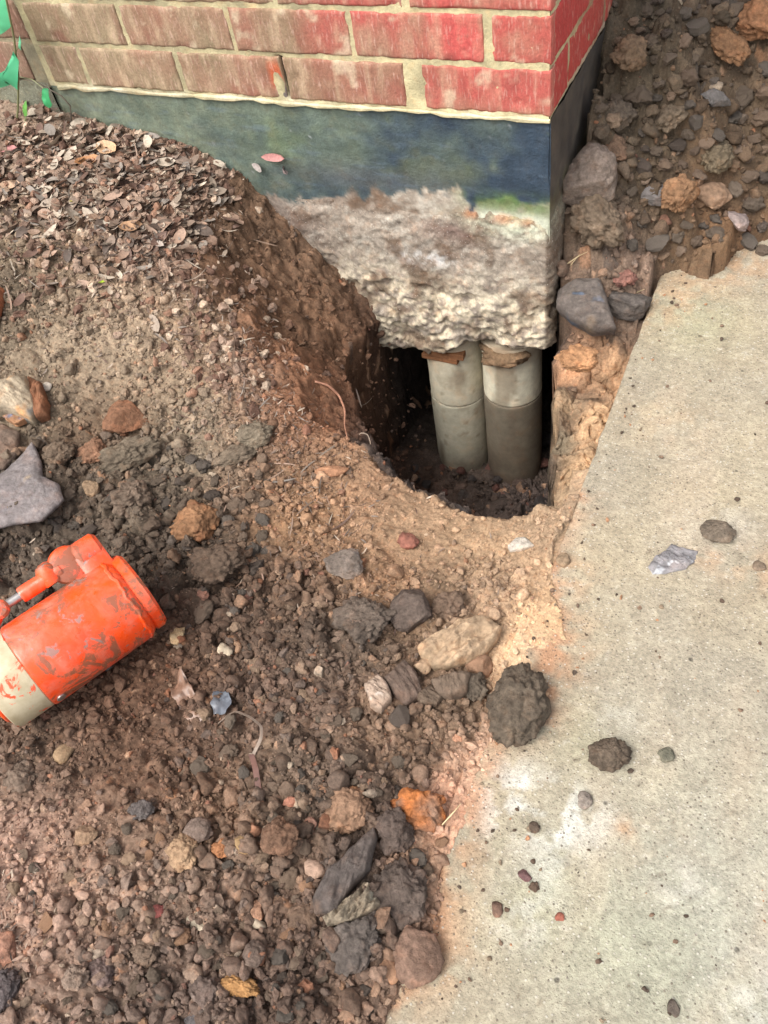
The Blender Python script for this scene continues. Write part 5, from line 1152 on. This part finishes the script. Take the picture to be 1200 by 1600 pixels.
base = mix(t, ramp(t, noise(t, co, 14, 4, .6), [(.35, 0.0), (.7, 1.0)]), tuple(lin((238,80,16))), tuple(lin((222,66,34))))
dust = mix(t, ramp(t, noise(t, co, 26, 6, .68, .4), [(.44, 0.0), (.68, .7)]), base, tuple(lin((204,122,100))))
grime = mix(t, ramp(t, noise(t, co, 24, 8, .74, 1.0), [(.515, 0.0), (.56, .8)]), dust, tuple(lin((118,84,62))))
chips = mix(t, ramp(t, noise(t, co, 34, 6, .68, .5), [(.615, 0.0), (.64, .85)]), grime, tuple(lin((134,112,104))))
t.links.new(chips, bs.inputs['Base Color']); t.links.new(ramp(t, noise(t, co, 60, 5, .65), [(.35, .20), (.7, .60)]), bs.inputs['Roughness']); bs.inputs['Specular IOR Level'].default_value = .5
bump(t, bs, math_(t, 'ADD', noise(t, co, 70, 6, .65), math_(t, 'MULTIPLY', ramp(t, noise(t, co, 62, 5, .62, .5), [(.65, 1.0), (.675, 0.0)]), .4)), .0012, .5)
M['jack'] = mt
mt, t, bs = nodes('worn_cap_metal'); co = N(t, 'ShaderNodeTexCoord').outputs['Object']
c = mix(t, ramp(t, noise(t, co, 30, 5, .6), [(.35, 0.0), (.7, 1.0)]), tuple(lin((196,184,156))), tuple(lin((154,138,106))))
c = mix(t, ramp(t, noise(t, co, 34, 6, .66, 1.2), [(.56, 0.0), (.585, 1.0)]), c, tuple(lin((226,84,50)))); t.links.new(c, bs.inputs['Base Color']); bs.inputs['Roughness'].default_value = .5; bs.inputs['Metallic'].default_value = .1
bump(t, bs, noise(t, co, 90, 5, .6), .0008, .5); M['cap'] = mt
mt, t, bs = nodes('steel'); bs.inputs['Base Color'].default_value = (.42, .40, .38, 1); bs.inputs['Metallic'].default_value = .9; co = N(t, 'ShaderNodeTexCoord').outputs['Object']
t.links.new(ramp(t, noise(t, co, 120, 4, .6), [(.3, .25), (.7, .55)]), bs.inputs['Roughness']); M['steel'] = mt
mt, t, bs = nodes('dark_bore'); bs.inputs['Base Color'].default_value = (.02, .018, .016, 1); bs.inputs['Roughness'].default_value = .6; M['bore'] = mt
def jpart(name, mat, mb, smooth=True, parent=None):
    o = mb.build(name, M[mat], parent or jack, smooth=smooth, xf=jx)
    if parent is not None: o.matrix_parent_inverse = Matrix.Identity(4)
    return o
capz = JL*.76
MB_ = MB
body = jpart('cylinder', 'jack', MB().lathe([(RJ-.012, .000), (RJ-.006, .002), (RJ-.002, .006), (RJ, .013), (RJ, capz-.004), (RJ-.0008, capz-.001), (RJ-.003, capz+.0)], n=96))
# weld bead where the cylinder meets the base
w_ = MB(); ring = [np.array([(RJ-.0015)*math.cos(a), (RJ-.0015)*math.sin(a), .011+.0012*math.sin(9*a)+.0008*math.sin(23*a)]) for a in np.linspace(0, 2*math.pi, 90)]; w_.tube(ring, .0030, 8); jpart('weld_bead', 'jack', w_)
# base: a rounded plate a little off round, with a boss to the pump
def rounded(w, h, r, n=10, cx=0, cy=0):
    out = []
    for (sx_, sy_, a0) in ((1, 1, 0), (-1, 1, 90), (-1, -1, 180), (1, -1, 270)):
        for k in range(n+1): a = math.radians(a0+90*k/n); out.append((cx+sx_*(w-r)+r*math.cos(a), cy+sy_*(h-r)+r*math.sin(a)))
    return out
jpart('base', 'jack', MB().prism(rounded(.0540, .0525, .046), -.016, .0025, .004))
nd = np.array([.74, .67]); nd /= np.linalg.norm(nd)       # direction of the pump around the body
def at2(k, s): return (nd[0]*k+s*(-nd[1]), nd[1]*k+s*nd[0])
def boss(k, s, r, z0, z1, nm, bev=.003, mat='jack', n=40):
    cx, cy = at2(k, s); outl = [(cx+r*math.cos(a), cy+r*math.sin(a)) for a in np.linspace(0, 2*math.pi, n, endpoint=False)]
    return jpart(nm, mat, MB().prism(outl, z0, z1, bev))
pb = MB(); c1 = at2(.045, .022); c2 = at2(.045, -.022); c3 = at2(.082, -.016); c4 = at2(.082, .016)
pb.prism([c1, c2, c3, c4][::-1], -.004, .034, .004); jpart('pump_block', 'jack', pb)
mdir = np.array([-nd[1], nd[0], 0]); Mm = np.column_stack([np.array([0, 0, 1.]), np.cross(mdir, [0, 0, 1.]), mdir])
jpart('pump_lobe', 'jack', MB().lathe([(.018, -.020), (.0245, -.014), (.0255, .004), (.023, .0085), (.017, .0105)], (nd[0]*.080, nd[1]*.080, .044), Mm, 44))
boss(.080, 0, .0200, -.004, .032, 'valve_boss', .005)
# small round lobe facing sideways
cx, cy = at2(.073, .0); Mx = np.column_stack([np.array([0, 0, 1.]), np.array([-nd[1], nd[0], 0]), np.array([nd[0], nd[1], 0])])
jpart('lever_lug', 'jack', MB().lathe([(.012, -.004), (.014, 0), (.014, .018), (.011, .024), (.004, .027)], (cx, cy, .070), Mx, 32))
px_, py_ = at2(.080, 0)
jpart('pump_tube', 'jack', MB().lathe([(.0125, .055), (.0125, .064), (.0108, .067), (.0108, .110), (.0098, .1125)], (px_, py_, 0), None, 36))
jpart('pump_rod', 'steel', MB().lathe([(.0058, .108), (.0058, .136)], (px_, py_, 0), None, 24))
k1 = MB(); k1.lathe([(.009, -.012), (.0125, -.009), (.0125, .009), (.009, .012)], (px_, py_, .142), Mx@np.array([[1,0,0],[0,0,1],[0,-1,0]]).T, 28); jpart('clevis', 'jack', k1)
k2 = MB(); a0 = np.array([px_, py_, .142]); a1 = a0+np.array([-nd[0]*.030, -nd[1]*.030, .045]); k2.tube([a0, (a0+a1)/2, a1], [.0085, .0095, .0085], 14); jpart('handle_socket', 'jack', k2)
# worn cap, end rings and ram
cap = jpart('end_cap', 'cap', MB().lathe([(RJ-.0035, capz-.001), (RJ-.0018, capz+.001), (RJ-.0018, JL-.006), (RJ-.004, JL-.001), (RJ-.010, JL+.001), (.040, JL+.001)], n=96))
jpart('end_ring', 'jack', MB().lathe([(.046, JL), (.046, JL+.004), (.043, JL+.006), (.036, JL+.006), (.034, JL+.003), (.034, JL)], n=72))
jpart('ram', 'steel', MB().lathe([(.026, JL), (.026, JL+.008), (.023, JL+.010)], n=56))
jpart('ram_socket', 'bore', MB().lathe([(.016, JL+.0102), (.016, JL+.0108)], n=40))
# release plug on the flank
pa = math.radians(-38); cx, cy = RJ*.985*math.cos(math.pi-pa*0+math.radians(0)), 0
for (angd, zz_, rr_, mt_, nm) in ((222, JL*.38, .0062, 'bore', 'oil_plug'), (196, JL*.70, .0062, 'steel', 'release_screw')):
    a = math.radians(angd); dirv = np.array([math.cos(a), math.sin(a), 0]); Mz = np.column_stack([np.array([0, 0, 1.]), np.cross(dirv, [0, 0, 1.]), dirv])
    jpart(nm, mt_, MB().lathe([(rr_, -.002), (rr_, .0016), (rr_*.7, .0026)], tuple(dirv*RJ+np.array([0, 0, zz_])), Mz, 24))

# --- young climbing plant in the wall corner
mt, t, bs = nodes('green_leaf'); vc = N(t, 'ShaderNodeVertexColor', layer_name='Col').outputs[0]; t.links.new(vc, bs.inputs['Base Color']); bs.inputs['Roughness'].default_value = .5
bs.inputs['Subsurface Weight'].default_value = .0; M['green'] = mt
plant = empty('leafy_plant', aty(24, 214, -.045), 'teal green leafy seedling growing in the corner of the older wall', 'plant')
ploc = np.array(plant.location)
def blade(outline, yw, col, seed):
    W_ = np.array([aty(u, v, yw) for u, v in outline]); c0 = W_.mean(0); sz = np.ptp(W_, axis=0).max()
    seg = np.linalg.norm(np.roll(W_, -1, 0)-W_, axis=1); cs = np.r_[0, np.cumsum(seg)]; tt = np.linspace(0, cs[-1], 40, endpoint=False); Wc = np.vstack([W_, W_[:1]])
    O_ = np.c_[[np.interp(tt, cs, Wc[:, k]) for k in range(3)]].T
    V = [c0]
    for k in (.25, .5, .75, .9, 1): V += list(c0+(O_-c0)*k)
    V = np.array(V); rad = np.linalg.norm(V-c0, axis=1)/sz; V[:, 1] += -.35*sz*(.25-rad**2)+.12*sz*fbm(V, 2.5/sz, 2, seed)
    nv = len(V); B = V.copy(); B[:, 1] += .0005; Fc = []
    for s_, o_ in ((1, 0), (-1, nv)):
        for j in range(40): Fc.append((o_, o_+1+j, o_+1+(j+1) % 40)[::s_])
        for i in range(4):
            for j in range(40): Fc.append((o_+1+i*40+j, o_+1+(i+1)*40+j, o_+1+(i+1)*40+(j+1) % 40, o_+1+i*40+(j+1) % 40)[::s_])
    Vt = np.vstack([V, B]); c = np.tile(lin(col), (len(Vt), 1))*(1+.25*fbm(Vt, 60, 3, seed))[:, None]
    return mk('leaf', Vt-ploc, Fc, M['green'], plant, colors=c)
blade([(-40,-20),(12,-6),(17,12),(23,38),(12,47),(0,54),(-20,58),(-45,30)], -.05, (74,158,112), 3)
blade([(20,80),(29,96),(30,124),(29,141),(20,130),(0,137),(-30,140),(-34,120),(0,113),(14,106)], -.06, (66,152,108), 4)
blade([(30,56),(34,66),(33,80),(29,74)], -.06, (84,150,112), 6)
blade([(67,137),(75,139),(78,150),(83,163),(78,169),(71,164),(66,152)], -.045, (54,142,88), 7)
blade([(38,200),(50,192),(50,202),(44,210),(36,210)], -.04, (76,190,92), 8)
blade([(36,166),(40,157),(43,165),(43,180),(38,183)], -.04, (122,190,92), 9)
stv = MB()
for pts_, r_ in (([(40,183),(39,190),(34,202),(24,214)], .0016), ([(24,214),(28,170),(29,120),(22,60),(10,0),(4,-40)], .0018), ([(29,120),(50,124),(68,138)], .0011), ([(25,80),(30,72),(32,60)], .0009)):
    stv.tube([aty(u, v, -.045-.004*i)-ploc for i, (u, v) in enumerate(pts_)], r_, 7)
o = stv.build('stem', M['green'], plant, smooth=True); at = o.data.color_attributes.new('Col', 'FLOAT_COLOR', 'POINT'); cst = np.ones((len(o.data.vertices), 4), np.float32); cst[:, :3] = lin((110,112,76)); at.data.foreach_set('color', cst.ravel())
# dead twig across the wall foot
tw = [aty(u, v, -.03) for u, v in ((26,118),(60,130),(96,150),(110,166),(112,205))]; mb = MB().tube(np.array(tw)-tw[-1], [.0008, .0012, .0014, .0014, .0016], 6)
mk('dead_stem', np.array(mb.V), mb.F, M['leaf'], colors=np.tile(lin((96,88,76)), (len(mb.V), 1)), label='thin dead grey stem leaning on the plinth by the wall corner', cat='stem', loc=tw[-1])
# spalled brick with a dark crack in the lowest course
